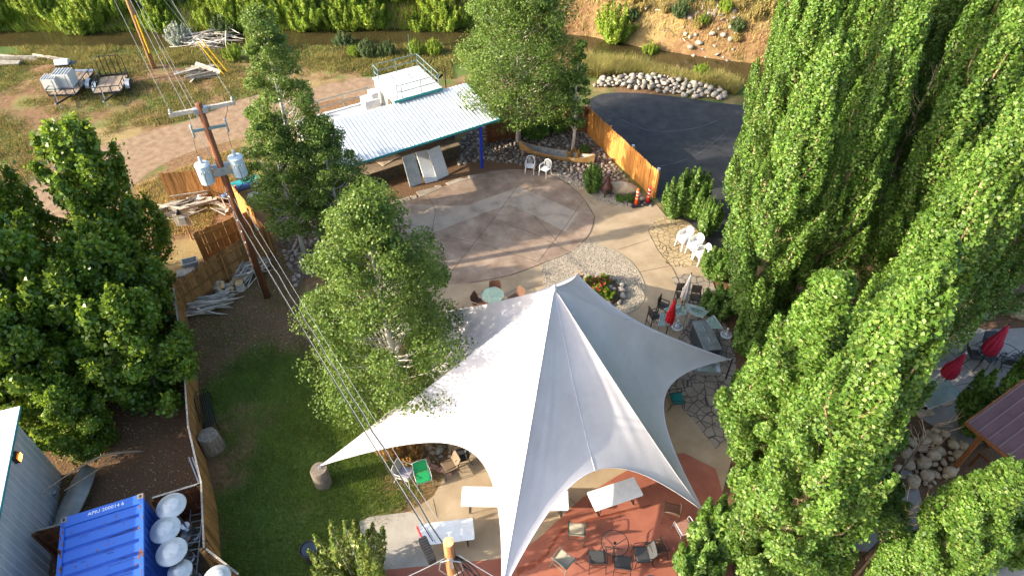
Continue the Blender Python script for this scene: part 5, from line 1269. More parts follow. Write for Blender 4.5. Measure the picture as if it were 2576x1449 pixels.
p = P(612,468,.5); t = thing('tarp_bundle', 'blue and teal tarped bundle behind the aspens', 'tarp bundle', (p.x,p.y,-.15), .6)
MB().tube(curve([(-1.2,0,.35),(-.4,.1,.5),(.4,0,.52),(1.3,-.1,.4)],4), .17, 9).build('tarp', mat('faded_tarp', (.05,.10,.24), (.08,.15,.32), 3, .7), t, smooth=True); MB().slab((0,.6,.5),(2.0,.5,.1),.1,.02).build('lid_panel', tealm, t); MB().slab((.6,-.6,.3),(1.2,.5,.08),.05,.02).build('grey_panel', tablegrey, t)
# bricks bench by rock garden
brickm = mat('pink_brick', (.36,.17,.12), (.50,.28,.2), 6, .85, .3, 20, rnd=.2)
e = bpy.data.objects.new('brick_edging', None); col.objects.link(e); struct(e); e.location = P(1075,1168,0)
for k in range(6): 
    c = MB().box((0,0,.06),(.3,.16,.1)).build('brick', brickm, e); c.location = (-.5+.26*k, .14-.1*k, .02*(k%2)); c.rotation_euler.z = -.35+.1*(k%3)
# far right patio set
p = P(2354,985,.72); t = thing('glass_dining_table', 'frosted glass dining table under the leaning wine-red umbrella', 'table', (p.x,p.y,.02), R(22))
MB().slab((0,0,.71),(1.75,1.1,.014),.06,.004).build('glass_top', glassm, t); MB().tube([(-.87,-.54,.705),(.87,-.54,.705),(.87,.54,.705),(-.87,.54,.705),(-.87,-.54,.705)],.018,6).build('rim', beigefab, t)
for x in (-.78,.78):
    for y in (-.46,.46): MB().cyl((x,y,0),(x,y,.7),.02).build('leg', beigefab, t)
closed_umbrella('closed wine-red umbrella over the frosted glass table', P(2346,985,.03), wine, 2.3, (.16,.3), whitem, z0=.95, wide=.32)
closed_umbrella('closed wine-red umbrella tilted beside the black chairs', P(2447,935,.03), wine, 2.5, (.28,.7), blackm, z0=1.0, wide=.34)
ZG = Z(2300, 850, 2.634)
for (x, y, rz, lab) in ((1550,470,0,'at the back of the shaded table'),(1420,545,80,'at the left of the shaded table'),(1530,560,30,'in front of the shaded table'),(1690,600,160,'right of the shaded table'),(1790,575,200,'furthest right at the shaded table')):
    slung_chair('black mesh chair %s' % lab, P(*ZG(x,y),.03), R(rz), blackm, sling_black, 'black chairs on the shaded patio')
glass_round('round black-rimmed table among black chairs on the shaded patio', P(*ZG(1640,570),.03), .6)
for i, (x, y, w, d, rz) in enumerate(((1080,900,.5,.35,.4),(1150,870,.45,.4,.9),(1220,860,.5,.4,.2),(1270,830,.4,.35,.6),(1070,945,.7,.4,.2),(930,740,.8,.45,.4))):
    q = P(*ZG(x,y),.0); o = MB().slab((0,0,.05),(w,d,.1),.06,.02).build('flagstone_step', boulderm); o.location = q; o.rotation_euler.z = rz; tag(o, 'tan flagstone set beside the frosted glass table', 'flagstone', 'flagstones by the glass table')
ZH = Z(2300, 1250, 3.316)
p = P(*ZH(1990,1240),.5); t = thing('metal_fire_tub', 'round galvanised fire tub at the lower right', 'fire tub', (p.x,p.y,0))
MB().lathe([(.42,0),(.48,.55),(.5,.56),(.5,.58),(.46,.56),(.42,.3),(0,.28)],24).build('tub', greymetal, t, smooth=False); MB().lathe([(.25,.29),(.2,.36),(0,.4)],12).build('ash', boulderm, t, smooth=True)
p = P(*ZH(1870,1320),.4); t = thing('low_bench', 'low dark grey bench beside the fire tub', 'bench', (p.x,p.y,0), .6); MB().slab((0,0,.42),(1.1,.5,.05),.02,.01).build('seat', gdk, t)
for x in (-.5,.5): MB().tube([(x,-.22,0),(x,-.22,.4),(x,.22,.4),(x,.22,0)],.02,6).build('leg_frame', greymetal, t)
t = thing('sign_post', 'small weathered wooden sign post on the grass by the creek', 'sign', P(1425,203,0)); MB().cyl((0,0,0),(0,0,1.6),.04).build('post', greywood, t); MB().box((0,-.04,1.3),(.3,.03,.7)).build('board', wickerlight, t)

# ================================================================== VEGETATION
def leafmesh(name, pos, out, size, rs, asp=.8, upb=.25, jit=1.05):
    n = len(pos); nr = out+rs.normal(0, jit, (n,3))+np.array([0,0,upb]); nr /= np.linalg.norm(nr, axis=1, keepdims=True)+1e-9
    tg = rs.normal(0, 1, (n,3))+np.array([0,0,-.5]); tg -= nr*np.sum(tg*nr, 1, keepdims=True); tg /= np.linalg.norm(tg, axis=1, keepdims=True)+1e-9
    bt = np.cross(nr, tg); s = (size*rs.uniform(.65, 1.35, n))[:, None]
    V = np.stack([pos-tg*s*.5, pos+bt*s*asp*.5+nr*s*.12-tg*s*.1, pos+tg*s*.55, pos-bt*s*asp*.5+nr*s*.12-tg*s*.1], 1).reshape(-1, 3)
    return npmesh(name, V, np.arange(4*n).reshape(n, 4))
def plume(p0, p1, bend, r, n, rs):
    t = rs.random(n)**.85; a = p0+(p1-p0)*t[:, None]+bend*np.sin(pi*t)[:, None]
    rr = r*(np.sin(pi*np.clip(t, 0, 1)**.75)*.85+.15*(1-t))*np.sqrt(rs.uniform(.2, 1, n)); ph = rs.uniform(0, 2*pi, n)
    o = np.stack([np.cos(ph), np.sin(ph), .25*rs.normal(0, 1, n)], 1)
    return a+o*rr[:, None]*np.array([1,1,.6]), o
def rootless(name): return name
def poplar(seed, h=14., Rm=1.15, npl=64, nl=46000, size=.115, trunkm=bark_tan, leafm=None, low=.05, curvep=.75, pr_=1., jp=.04):
    rs = np.random.default_rng(seed); P_, O_ = [], []; limbs = []
    for i in range(npl):
        u = low+(.90-low)*(i/npl)**.9; z0 = u*h; ln = h*rs.uniform(.14, .26)*(1.1-.4*u); a = i*2.4+rs.uniform(-.4, .4)
        z1 = min(z0+ln, h*rs.uniform(.95, 1.0)); pr = Rm*min(1, (1.03-z1/h)**curvep*1.5)*rs.uniform(.6, 1.05)*(1 if u > .1 else .85)
        p0 = np.array([.12*pr*np.cos(a), .12*pr*np.sin(a), z0]); p1 = np.array([pr*np.cos(a), pr*np.sin(a), z1])
        bd = np.array([np.cos(a), np.sin(a), -.6])*.22*pr
        k = int(nl/npl*(1.15-.5*u)); r = (.30+.22*rs.random())*(1.05-.45*u)*Rm/1.15*pr_*rs.uniform(.75,1.25)
        q, o = plume(p0, p1, bd, r, k, rs); P_.append(q); O_.append(o*.8+np.array([np.cos(a), np.sin(a), .2])*.7); limbs.append((p0, p1, bd))
    pos = np.concatenate(P_); pos += rs.normal(0, jp, pos.shape)*rs.random((len(pos),1)); pos[:,2] = np.maximum(pos[:,2], .15); out = np.concatenate(O_); crown = leafmesh('crown', pos, out, size, rs)
    mb = MB().tube([(0,0,-.2),(.03,.02,h*.3),(-.02,.03,h*.65),(0,0,h*.93)], [h*.017, h*.013, h*.007, .015], 8)
    lb = MB()
    for p0, p1, bd in limbs: 
        lb.tube([p0, (p0+p1)/2+bd, p0+(p1-p0)*.85], [.045,.03,.01], 5)
    return mb, lb, crown
def tree_from(name, label, cat, loc, parts, tm, lm, group=None, sc=1, rz=0):
    mb, lb, crown = parts; t = thing(name, label, cat, loc, rz, group)
    mb.build('trunk', tm, t, smooth=True); lb.build('limbs', tm, t, smooth=True); link('crown', crown, lm, t); t.scale = sc if isinstance(sc, tuple) else (sc, sc, sc)
    return t
G_POP = leafmat('poplar_leaf', [(.035,.085,.010), (.068,.15,.017), (.10,.195,.025), (.135,.225,.036), (.20,.27,.065)], .30, .46, .35)
G_DARK = leafmat('dark_poplar_leaf', [(.06,.12,.012), (.095,.18,.016), (.13,.225,.02), (.20,.29,.035)], .42, .38, .45)
G_ASP = leafmat('aspen_leaf', [(.05,.10,.014), (.085,.155,.022), (.12,.19,.032), (.165,.225,.05)], .34, .5, .3)
G_SHR = leafmat('willow_leaf', [(.09,.18,.012), (.16,.27,.02), (.23,.32,.03), (.30,.35,.06)], .35, .55, .3)
G_OLD = leafmat('dusty_bush_leaf', [(.05,.09,.025), (.08,.13,.04), (.11,.15,.05)], .3, .55, .3)
G_SIL = leafmat('silver_leaf', [(.22,.25,.19), (.32,.35,.28), (.40,.42,.34)], .2, .5, .4)
G_YEL = leafmat('yellowing_leaf', [(.07,.14,.02), (.11,.18,.028), (.17,.22,.04), (.26,.26,.06)], .35, .45, .4)

pops = []
spec = [(11.9,27.6,14.5,1.0,'behind the leftmost shrubs'),(10.9,23.6,14,1.08,''),(9.9,20.4,13.6,1.05,''),(13.1,31.0,15,.95,'')]
POP = [(13.1,31.0,15.5,.95,'tall columnar poplar at the far end of the row by the parking lot'),
 (12.0,27.4,14.5,.95,'columnar poplar rising behind the low hedge saplings'),
 (10.9,23.8,14.5,1.05,'dense columnar poplar beside the stacked white chairs'),
 (10.1,20.2,13.8,1.05,'columnar poplar behind the beige umbrella'),
 (13.9,24.6,15.5,1.0,'columnar poplar with bare pale limbs in the second row behind the white chairs'),
 (12.4,20.8,15,1.0,'columnar poplar in the second row behind the griddle'),
 (15.2,28.8,16,1.0,'columnar poplar at the back of the second row'),
 (13.3,15.5,14.5,1.15,'columnar poplar left of the shaded side patio'),
 (8.8,13.3,10.3,1.2,'broad columnar poplar with yellowing patches beside the tent'),
 (8.1,9.4,14.0,1.1,'close columnar poplar with large leaves overhanging the lower right'),
 (18.4,22.3,16,1.1,'columnar poplar at the right edge above the shaded patio'),
 (18.8,26.5,16.5,1.1,'columnar poplar in the upper right corner with exposed twigs'),
 (17.6,32.0,16,1.05,'columnar poplar by the tan verge at the upper right'),
 (22.5,30.5,17,1.15,'columnar poplar in the far upper right corner'),
 (21.5,36.5,16,1.1,'columnar poplar rising past the top edge at the right'),
 (15.9,21.2,16,1.2,'columnar poplar in the third row behind the griddle'),
 (15.3,17.9,15,1.2,'columnar poplar nearest the shaded side patio'),
 (11.4,13.6,11.2,1.25,'columnar poplar in the second row beside the tent'),
 (14.4,27.0,15,1.1,'columnar poplar in the second row by the parking lot'),
 (20.5,23.5,16,1.2,'columnar poplar at the right edge in the third row'),
 (9.3,11.2,12.2,1.2,'columnar poplar just behind the close large-leaved one'),
 (19.8,20.6,14,1.2,'columnar poplar behind the shaded side patio'),
 (16.3,34.2,16,1.1,'columnar poplar at the top edge behind the row by the parking lot'),
 (19.4,30.2,16.5,1.2,'columnar poplar at the top edge in the third row'),
 (24.0,27.0,17,1.2,'columnar poplar beyond the right picture edge'),
 (19.2,36.0,16,1.2,'columnar poplar at the top edge near the upper right'),
 (24.5,35.0,17,1.2,'columnar poplar deepest in the upper right corner'),
 (11.6,8.2,9.0,1.0,'lower poplar in the bottom right beside the cut trunk')]
protos = [poplar(40+i, 14, 1.35, 60, 74000, .088, pr_=.88) for i in range(4)]
pmade = {}
for i, (x, y, h, w, lab) in enumerate(POP):
    k = i % 4
    if k not in pmade: pmade[k] = tree_from('poplar_tree', lab, 'tree', (x, y, 0), protos[k], bark_tan, G_POP, 'columnar poplars on the right', (w*1.12, w*1.12, h/14), i*1.7)
    else: dup(pmade[k], (x, y, 0), i*1.7, lab, (w*1.12, w*1.12, h/14))
# bare pale limbs and a cut dead trunk among the poplars
def deadtree(label, base, h, seed, lean=(0,0)):
    q = random.Random(seed); t = thing('dead_sapling', label, 'dead tree', base, 0, 'dead saplings among the poplars')
    tr = [Vector((lean[0]*k, lean[1]*k, h*k)) for k in (0,.35,.7,1)]
    MB().tube(tr, [.05,.04,.025,.008], 7).build('trunk', bark_brown, t, smooth=True)
    for i in range(16):
        k = q.uniform(.4,.95); b = Vector((lean[0]*k, lean[1]*k, h*k)); a = q.uniform(0,6.3); l = q.uniform(.5,1.2)
        e = b+Vector((math.cos(a)*l*.6, math.sin(a)*l*.6, l*.8)); m_ = (b+e)/2+Vector((math.cos(a),math.sin(a),0))*.1
        br = MB().tube([b, m_, e], [.018,.012,.004], 5); br.tube([m_, m_+Vector((math.cos(a+1)*.3, math.sin(a+1)*.3, .4))], [.01,.004], 4); br.build('branch', bark_tan, t)
    return t
deadtree('bare dead sapling beside the cut trunk at the lower right', P(2150,1452,0), 5.2, 1)
deadtree('bare dead sapling over the rock pile at the right', P(2235,1225,0), 4.2, 2)
for x, y, h, s, w_ in ((12.6,25.4,9.0,5,'behind the stacked white chairs'),(16.9,25.4,10.5,7,'near the upper right corner')):
    deadtree('bare pale limbs standing among the poplars %s' % w_, (x, y, 0), h, s)
t = thing('cut_trunk', 'sawn-off brown trunk stub at the lower right among the poplars', 'stump', P(2190,1405,0)); MB().tube([(0,0,0),(.02,0,1.2)], [.2,.16], 10).build('trunk', bark_brown, t, smooth=True); MB().lathe([(0,1.205),(.155,1.2)],12).build('cut_end', endgrain, t)

# left group: broad dark poplars
def broad(seed, h, Rm, npl, nl, size): return poplar(seed, h, Rm, npl, nl, size, low=.02, curvep=.5, pr_=.78, jp=.16)
lp_ = [broad(60, 9, 2.1, 44, 26000, .18), broad(61, 8, 2.3, 44, 28000, .18), broad(62, 6.5, 2.2, 40, 25000, .175)]
LT = [(-17.3,22.8,0,1.0,'dark broad poplar with pointed top beside the dirt road, left of the meter'), (-20.9,21.5,0,.98,'dark broad poplar cut by the left edge below the road'), (-18.9,18.4,1,1.05,'dark broad poplar with lit top above the metal building'), (-15.9,19.3,2,1.0,'lower dark poplar against the lawn fence'), (-14.1,16.6,2,.9,'low dark poplar hanging over the lawn fence beside the iron bench'), (-17.6,15.4,1,.8,'broad poplar nearest the metal building'), (-21.8,17.0,1,1.0,'dark poplar at the left edge above the metal building roof'), (-16.4,17.6,2,.95,'dark poplar in the middle of the left group'), (-20.2,15.6,2,1.0,'low dark poplar over the metal building roof'), (-15.9,14.3,2,.6,'small dark poplar above the fallen branch')]
made = {}
for i, (x, y, k, s, lab) in enumerate(LT):
    if k not in made: made[k] = tree_from('broad_poplar_tree', lab, 'tree', (x, y, 0), lp_[k], bark_brown, G_DARK, 'dark poplars on the left', s, i*2.1)
    else: dup(made[k], (x, y, 0), i*2.1, lab, s)

# aspens
def aspen(seed, h, Rm, z0, nl, size, nb=60, rk=1.0, low_w=.7):
    rs = np.random.default_rng(seed); P_, O_ = [], []; lb = MB(); tops = []
    for i in range(nb):
        u = (i+.5)/nb; z = z0+(h-z0)*u; pr = Rm*min(1, (low_w+1.4*u))*np.clip((1.04-u)*1.75, 0, 1)**.75; a = i*2.399+rs.uniform(-.5,.5); rad = pr*np.sqrt(rs.uniform(.15, 1))
        c = np.array([rad*np.cos(a), rad*np.sin(a), z+rs.uniform(-.3,.3)]); r = rk*Rm*rs.uniform(.15, .36)*(1.0-.3*u); n = int(nl/nb*rs.uniform(.7,1.3))
        d = rs.normal(0, 1, (n,3)); d /= np.linalg.norm(d, axis=1, keepdims=True); q = c+d*(r*rs.uniform(.25,1,n)**.5)[:, None]*np.array([1.1,1.1,.75])
        P_.append(q); O_.append(d*.6+np.array([np.cos(a)*.4, np.sin(a)*.4, .4]))
        zb = max(z0*.6, z-rad*.8-.3); b = np.array([0,0,zb]); m_ = (b+c)/2+np.array([0,0,-.1*rad]); lb.tube([b, m_, c], [.032*(1.2-u),.02*(1.2-u),.006], 5)
    crown = leafmesh('crown', np.concatenate(P_), np.concatenate(O_), size, rs, asp=.9)
    mb = MB().tube([(0,0,-.2),(.06,.03,h*.25),(-.05,.05,h*.55),(0,0,h*.92)], [h*.016, h*.0125, h*.008, .012], 9)
    return mb, lb, crown
tree_from('aspen_tree', 'tall slender aspen with white trunk left of the bandstand roof', 'tree', P(795,592,0), aspen(70, 11.3, 1.9, 1.8, 40000, .082, 130), bark_pale, G_ASP, 'aspens on the left of the bandstand')
tree_from('aspen_tree', 'aspen with white forked trunk rising from the cobbles beside the utility pole', 'tree', P(765,640,0), aspen(71, 7.6, 1.75, 2.0, 26000, .082, 90), bark_pale, G_ASP, 'aspens on the left of the bandstand')
tree_from('aspen_tree', 'small yellow-green aspen overlapping the corner of the metal roof', 'tree', (-8.3,25.8,0), aspen(72, 7.2, 1.75, 1.8, 26000, .082, 90), bark_pale, G_ASP, 'aspens on the left of the bandstand')
tree_from('aspen_tree', 'large round aspen overhanging the left side of the tent', 'tree', (-4.45,16.3,0), aspen(73, 10.2, 2.75, 1.0, 78000, .085, 190), bark_pale, G_ASP)
tree_from('aspen_tree', 'large leafy tree behind the bandstand at the back fence', 'tree', P(1303,357,0), aspen(74, 10.8, 3.3, 2.4, 66000, .10, 190, low_w=.75), bark_pale, G_ASP)
tree_from('aspen_sapling', 'thin young tree with white trunk in the rock bed beside the canoe', 'tree', P(1440,382,0), aspen(75, 6.6, .75, 1.7, 9000, .09, 40, rk=1.5), bark_pale, G_ASP)

# shrubs
def shrub(seed, h, Rm, npl, nl, size, asp=.6, r=.22):
    rs = np.random.default_rng(seed); P_, O_ = [], []; lb = MB()
    for i in range(npl):
        a = i*2.4+rs.uniform(-.3,.3); rad = Rm*np.sqrt(rs.random()); z = h*rs.uniform(.6,1)*(1.05-.4*(rad/Rm)**2)
        p0 = np.array([rad*.25*np.cos(a), rad*.25*np.sin(a), .02]); p1 = np.array([rad*np.cos(a), rad*np.sin(a), z]); q, o = plume(p0, p1, np.array([np.cos(a),np.sin(a),0])*.1*Rm, r*Rm, nl//npl, rs)
        q[:,2] = np.maximum(q[:,2], .02); P_.append(q); O_.append(o+np.array([np.cos(a),np.sin(a),.6])*.5); lb.tube([p0, (p0+p1)/2, p1*.98], [.02,.015,.005], 4)
    return lb, leafmesh('foliage', np.concatenate(P_), np.concatenate(O_), size, rs, asp=asp)
def shrub_thing(name, label, loc, parts, lm, group=None, sc=1, rz=0, sm=bark_tan):
    t = thing(name, label, 'shrub', loc, rz, group); parts[0].build('stems', sm, t); link('foliage', parts[1], lm, t); t.scale = sc if isinstance(sc, tuple) else (sc,)*3; return t
sap = shrub(80, 3.2, .75, 22, 8000, .13, .8, .34)
s0 = shrub_thing('hedge_sapling', 'upright sapling clump at the corner of the parking lot, nearest the fence', P(1694,548,0), sap, G_POP, 'hedge saplings by the parking lot')
dup(s0, P(1735,545,0), 2, 'upright sapling clump at the corner of the parking lot, tallest', 1.15); dup(s0, P(1772,590,0), 4, 'upright sapling clump behind the stacked white chairs', .9)
dup(s0, P(1490,484,0), 1, 'upright green shrub beside the chiminea', (.75,.75,.68))
dup(s0, P(1800,790,0), 3, 'low dark shrub at the foot of the poplars behind the beige umbrella', (1.1,1.1,.6)); dup(s0, P(1790,700,0), 5, 'shrub below the stacked white chairs', (1,1,.7))
dup(s0, P(1745,1462,0), 2.2, 'leafy shrub at the lower right corner of the red patio', (1.1,1.1,.75)); dup(s0, P(1790,1390,0), 1.2, 'leafy shrub under the poplars beside the red patio', (1.3,1.3,1.0))
dup(s0, P(2440,1085,0), 1.9, 'tall leafy shrub behind the maroon roofed pavilion', (1.3,1.3,1.25)); dup(s0, P(2545,1020,0), 1.1, 'leafy shrub between black chairs and the maroon roof', (1.2,1.2,1.1))
dup(s0, P(2520,1400,0), 1.6, 'leafy sapling in front of the pavilion at the lower right', (1.2,1.2,1.3)); dup(s0, P(2390,1430,0), .6, 'leafy sapling beside the fire tub', (1.2,1.2,1.2)); dup(s0, P(1470,385,0), 2.6, 'small low shrub in the rock bed by the thin young tree', (.5,.5,.2)); dup(s0, P(1350,345,0), .9, 'dark leafy shrub under the tree at the back fence', (1.3,1.3,.5)); dup(s0, P(1400,330,0), 2.9, 'dark shrub against the back fence', (1.1,1.1,.5)); dup(s0, P(1560,505,0), 2, 'small round plant in front of the tan boulder', (.4,.4,.13)); dup(s0, P(1583,505,0), 4, 'small round plant beside the delineators', (.4,.4,.15))
for i, (x_, y_, k_) in enumerate(((1885,1260,1.3),(1955,1340,1.4),(2030,1425,1.4),(1895,1425,1.5),(2010,1260,1.4),(1900,1130,1.2),(2090,1330,1.4),(1990,1130,1.3),(1860,1010,.9),(2120,1180,1.3),(2200,1290,.9),(1872,885,1.0),(1912,840,1.2),(1950,900,1.2),(1965,780,1.2))):
    dup(s0, P(x_, y_, 0), i*1.3, 'leafy understorey shrub under the poplars, %s' % ('beside the tent corner','below the close poplar','at the bottom edge under the close poplar','at the bottom edge beside the red patio','behind the close poplar','near the teal chair','left of the cut trunk','under the broad yellowing poplar','at the tent tip','left of the rock pile','beside the dead sapling','next to the griddle and umbrella base','behind the griddle','right of the tent tip','deepest behind the griddle')[i], (k_, k_, k_*.8))
shrub_thing('yellow_shrub', 'yellow-leaved shrub with pale stems at the bottom edge', (-4.9,9.0,0), shrub(81, 3.6, 1.4, 30, 7000, .15, .55, .2), G_YEL, sm=bark_pale)
orn = leafmat('ornamental_grass', [(.30,.15,.04), (.42,.24,.07), (.25,.20,.05)], .2, .7, .2); om = shrub(82, .75, .55, 40, 5000, .13, .15, .2)
o1 = shrub_thing('ornamental_grass', 'orange tuft of ornamental grass by the lawn under the tent', P(985,1140,0), om, orn, 'orange grass tufts'); dup(o1, P(1037,1155,0), 1, 'orange tuft of ornamental grass beside the rock garden', 1.0)
dup(o1, P(1445,400,0), 2, 'dry grass tuft growing inside the canoe', .9)
fl = shrub(83, .38, .4, 16, 1500, .09, .8, .3); f_red = leafmat('red_petal', [(.34,.01,.01), (.45,.04,.02), (.40,.02,.03)], .2, .6)
for i, (dx, dy, lab) in enumerate(((-.45,.35,'back left'),(.15,.45,'back'),(-.4,-.35,'front left'),(.25,-.4,'front right'),(-.1,.0,'middle'))):
    t = shrub_thing('flowering_plant', 'green flowering plant at the %s of the round flower bed' % lab, fbc+Vector((dx,dy,.18)), (MB().tube([(0,0,0),(0,0,.2)],.01,4), fl[1]) , G_SHR, 'flower bed plants', 1.0, i)
    if i != 3:
        rs = np.random.default_rng(i); n = 15; pp = rs.normal(0,.2,(n,3)); pp[:,2] = .34+.06*rs.random(n); link('blossoms', leafmesh('blossoms', pp, np.tile([0,0,1.],(n,1)), .09, rs, 1, 1), f_red, t)
bg_ = leafmat('magenta_petal', [(.5,.01,.12), (.65,.02,.2)], .3, .6)

# grasses: many thin blades, one object for each sward
def sward(name, label, poly, n, h0, h1, w, lm, seed, zf_=hz, lean=.35, keep=None):
    rs = np.random.default_rng(seed); pts = np.array(scatter(poly, n, rs)) if not isinstance(poly, np.ndarray) else poly
    if name == 'lawn_grass': pts = pts+rs.normal(0, .45, pts.shape)*rs.random((len(pts),1))**.5
    if keep is not None: pts = pts[keep(pts[:,0]+rs.normal(0,.25,len(pts)), pts[:,1]+rs.normal(0,.25,len(pts)))]
    n = len(pts); z = zf_(pts[:,0], pts[:,1]); h = rs.uniform(h0, h1, n)*(.55+.9*fbm(pts[:,0], pts[:,1], .8)); a = rs.uniform(0, 2*pi, n); l = rs.normal(0, lean, (n,2))*h[:,None]
    b = np.stack([pts[:,0], pts[:,1], z], 1); d = np.stack([np.cos(a), np.sin(a), np.zeros(n)], 1)*w/2
    V = np.stack([b-d, b+d, b+np.stack([l[:,0], l[:,1], h], 1)], 1).reshape(-1,3)
    o = stuff(link(name, npmesh(name, V, np.arange(3*n).reshape(n,3)), lm)); o['label'] = label; o['category'] = 'grass'; return o
G_LAWN = leafmat('lawn_blade', [(.075,.14,.016), (.115,.195,.024), (.165,.235,.036), (.25,.26,.06)], .25, .6, .2)
G_DRY = leafmat('dry_grass_blade', [(.38,.26,.09), (.50,.37,.15), (.30,.26,.08), (.16,.2,.04)], .25, .7, .15)
G_MIX = leafmat('weed_blade', [(.06,.11,.018), (.12,.15,.03), (.26,.21,.065), (.38,.28,.10)], .25, .65, .2)
sward('lawn_grass', 'thick green lawn grass between fence and tent', lawn_poly, 90000, .05, .13, .022, G_LAWN, 1, keep=lambda x, y: fbm(x+50, y-30, .5)*.5+fbm(x, y, 1.1)*.5 > .37)
dirtlit = leafmat('leaf_litter', [(.25,.16,.07), (.42,.33,.18), (.12,.13,.03), (.2,.1,.04)], .1, .8, .1)
for nm, lab, pl, n in (('leaf_litter', 'fallen leaves scattered on the bare soil around the utility pole', soil_poly, 2600), ('leaf_litter', 'fallen leaves on the shaded soil behind the lawn fence', litter_poly, 3000)):
    rs = np.random.default_rng(n); pts = np.array(scatter(pl, n, rs)); pp = np.column_stack([pts, np.full(n, .02)]); o = stuff(link(nm, leafmesh(nm, pp, np.tile([0,0,1.],(n,1)), .06, rs, .8, 1, .3), dirtlit)); o['label'] = lab; o['category'] = 'leaves'
sward('soil_weeds', 'sparse green weeds on the bare soil around the utility pole', soil_poly, 9000, .04, .11, .03, G_LAWN, 2, keep=lambda x, y: fbm(x, y, 1.1) > .55)
field = PP([(-100,140),(600,120),(640,240),(480,300),(300,340),(160,400),(60,470),(-100,560)])
sward('field_weeds', 'patchy green and dry weeds on the yard around the trailers', field, 110000, .05, .22, .035, G_MIX, 3, keep=lambda x, y: fbm(x, y, .25)+.8*(fbm(x, y, 1.3)-.5) > .44)
sward('deck_weeds', 'dry and green weeds on the dirt behind the bandstand', PP([(640,150),(1130,138),(1145,200),(930,192),(760,208),(640,240)]), 36000, .05, .2, .035, G_MIX, 14, keep=lambda x, y: fbm(x, y, .25)+.8*(fbm(x, y, 1.3)-.5) > .46)
yard = PP([(340,470),(600,370),(640,420),(560,500),(480,700),(420,640)])
sward('yard_weeds', 'dry weeds on the dirt around the plank stack', yard, 30000, .04, .18, .03, G_DRY, 4, keep=lambda x, y: fbm(x, y, .5) > .46)
sward('bank_grass', 'tall pale grass between the creek and the boulder row', PP([(1420,185),(1460,150),(1600,160),(1800,190),(1860,215),(1850,235),(1760,212),(1600,184),(1500,195)]), 26000, .45, .95, .035, leafmat('tall_grass_blade', [(.12,.17,.03), (.22,.24,.06), (.36,.30,.1), (.48,.37,.15)], .35, .65, .2), 5)
nb = np.random.default_rng(6); X = nb.uniform(-44, 6, 46000); Y = np.interp(X, CX, CY)-nb.uniform(2.1, 5.4, 46000)
sward('creek_edge_grass', 'mixed tall grass along the near edge of the creek', np.stack([X, Y], 1), 0, .1, .34, .04, G_MIX, 6, keep=lambda x, y: fbm(x, y, .4) > .40)
X = nb.uniform(2, 40, 46000); Y = np.interp(X, CX, CY)+nb.uniform(2.4, 15, 46000)
sward('dry_slope_grass', 'straw-coloured grass on the far bank slope', np.stack([X, Y], 1), 0, .2, .6, .05, G_DRY, 7)
X = nb.uniform(-46, 4, 60000); Y = np.interp(X, CX, CY)+nb.uniform(1.6, 13, 60000)
sward('green_slope_grass', 'lush green grass on the far bank', np.stack([X, Y], 1), 0, .4, 1.1, .06, G_SHR, 8)
# far bank shrubs
wsh = [shrub(90+i, 2.4, 1.25, 46, 7000, .24, .22, .17) for i in range(3)]; wm = {}
rs = np.random.default_rng(12); cnt = 0
sp = [(rs.uniform(-45, -3), 1.9+8*rs.random()**1.4) for _ in range(190)]
for x, d in sorted(sp, key=lambda p: p[1]):
    y = float(np.interp(x, CX, CY))+d; z = float(hz(x, y))-.1; k = cnt % 3; lab = 'bright green willow shrub in the thicket on the far creek bank'; s = rs.uniform(.8, 1.35)
    if k not in wm: wm[k] = shrub_thing('willow_shrub', lab, (x, y, z), wsh[k], G_SHR, 'willow thicket on the far bank', s, rs.uniform(0,6))
    else: dup(wm[k], (x, y, z), rs.uniform(0,6), lab, s)
    cnt += 1
olds = [shrub_thing('olive_shrub', 'olive green scrub bush among the willows on the far bank', (x, y, float(hz(x, y))-.1), (MB().tube([(0,0,0),(0,0,.5)],.02,4), wsh[i][1].copy()), m_, 'scrub on the far bank', s_, i) for i, (x, y, s_, m_) in enumerate(((-30,55.2,.8,G_OLD),(-12,54.6,.7,G_DRY),(-20,57,.9,G_OLD)))]
for o_, m_ in zip(olds, (G_OLD, G_DRY, G_OLD)):
    for ch in o_.children:
        if 'foliage' in ch.name: ch.data.materials.clear(); ch.data.materials.append(m_)
olds[1]['label'] = 'straw coloured dry scrub bush on the far bank'
for i in range(34):
    x = rs.uniform(-44, -2); y = float(np.interp(x, CX, CY))+1.9+7.5*rs.random(); dup(olds[i % 3], (x, y, float(hz(x, y))-.1), rs.uniform(0,6), None, rs.uniform(.45,.85))
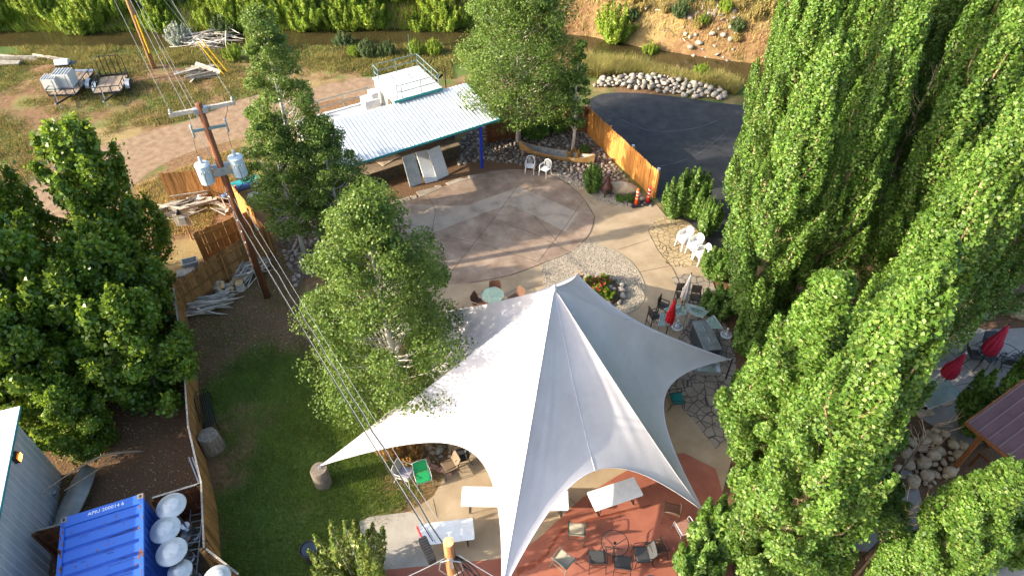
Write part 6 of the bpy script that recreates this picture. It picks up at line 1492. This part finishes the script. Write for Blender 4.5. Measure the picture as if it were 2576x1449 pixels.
for i in range(95):
    x = rs.uniform(0, 24); y = float(np.interp(x, CX, CY))+2.4+8*rs.random(); dup(olds[1 if i % 4 else 0], (x, y, float(hz(x, y))-.1), rs.uniform(0,6), 'dry scrub tuft on the straw coloured slope beyond the creek' if i % 4 else 'olive scrub tuft on the straw coloured slope beyond the creek', rs.uniform(.2,.6))
def single(px, lab, s, lm=None, dz=0):
    p = P(*px, dz); p.z = float(hz(p.x, p.y))-.05; c = dup(wm[cnt % 3], p, random.uniform(0,6), lab, s); c['group'] = 'single bushes along the creek'
    if lm: 
        for ch in c.children:
            if 'foliage' in ch.name: ch.data = ch.data.copy(); ch.data.materials.clear(); ch.data.materials.append(lm)
    return c
single((1545,80), 'large bushy willow leaning over the creek right of the big tree', 1.35); single((1500,40), 'leafy willow above the leaning one on the far bank', 1.1); single((1640,105), 'small green bush at the water edge on the far bank', .55); single((1470,20), 'bush half hidden by the big tree on the far bank', .9)
single((1760,105), 'tiny green bush among the bank rocks', .4); single((1810,95), 'low green bush on the dry bank at the right', .5)
for i, (x, y, s) in enumerate(((925,138,.6),(975,135,.55),(1045,130,.5),(890,135,.4),(1090,128,.55))): single((x, y), 'round olive bush behind the railed deck, %s from the left' % ('second','third','fourth','first','fifth')[i], s, G_OLD if i < 2 else None)
single((443,80), 'silvery grey-leaved bush beside the brush tangle', .85, G_SIL); single((1765,190), 'silvery green bush in the tall bank grass', .55); single((590,150), 'feathery bush beside the yellow guy guards', .6); single((560,60), 'dark bush behind the brush tangle', .9, G_OLD); single((860,90), 'dark tangled bush at the water edge left of the bandstand', .7, G_OLD)
for i, (x, y) in enumerate(((700,110),(640,130),(1230,40),(1100,40))): single((x, y), ('green bush by the creek left of the tall aspen','low green bush below the brush tangle','sparse bush on the eroded bank','green bush on the bank above the railed deck')[i], .6)
# bougainvillea-like magenta blossoms glimpsed between the poplars
t = thing('magenta_bush', 'magenta flowering bush glimpsed between the poplars', 'shrub', (12.2,18.6,0)); rs = np.random.default_rng(5); n = 500; pp = rs.normal(0,.4,(n,3)); pp[:,2] = 1.0+.6*rs.random(n)
link('blossoms', leafmesh('blossoms', pp, rs.normal(0,1,(n,3)), .1, rs), bg_, t); MB().tube([(0,0,0),(0,0,1.2)],.03,5).build('stem', bark_brown, t)
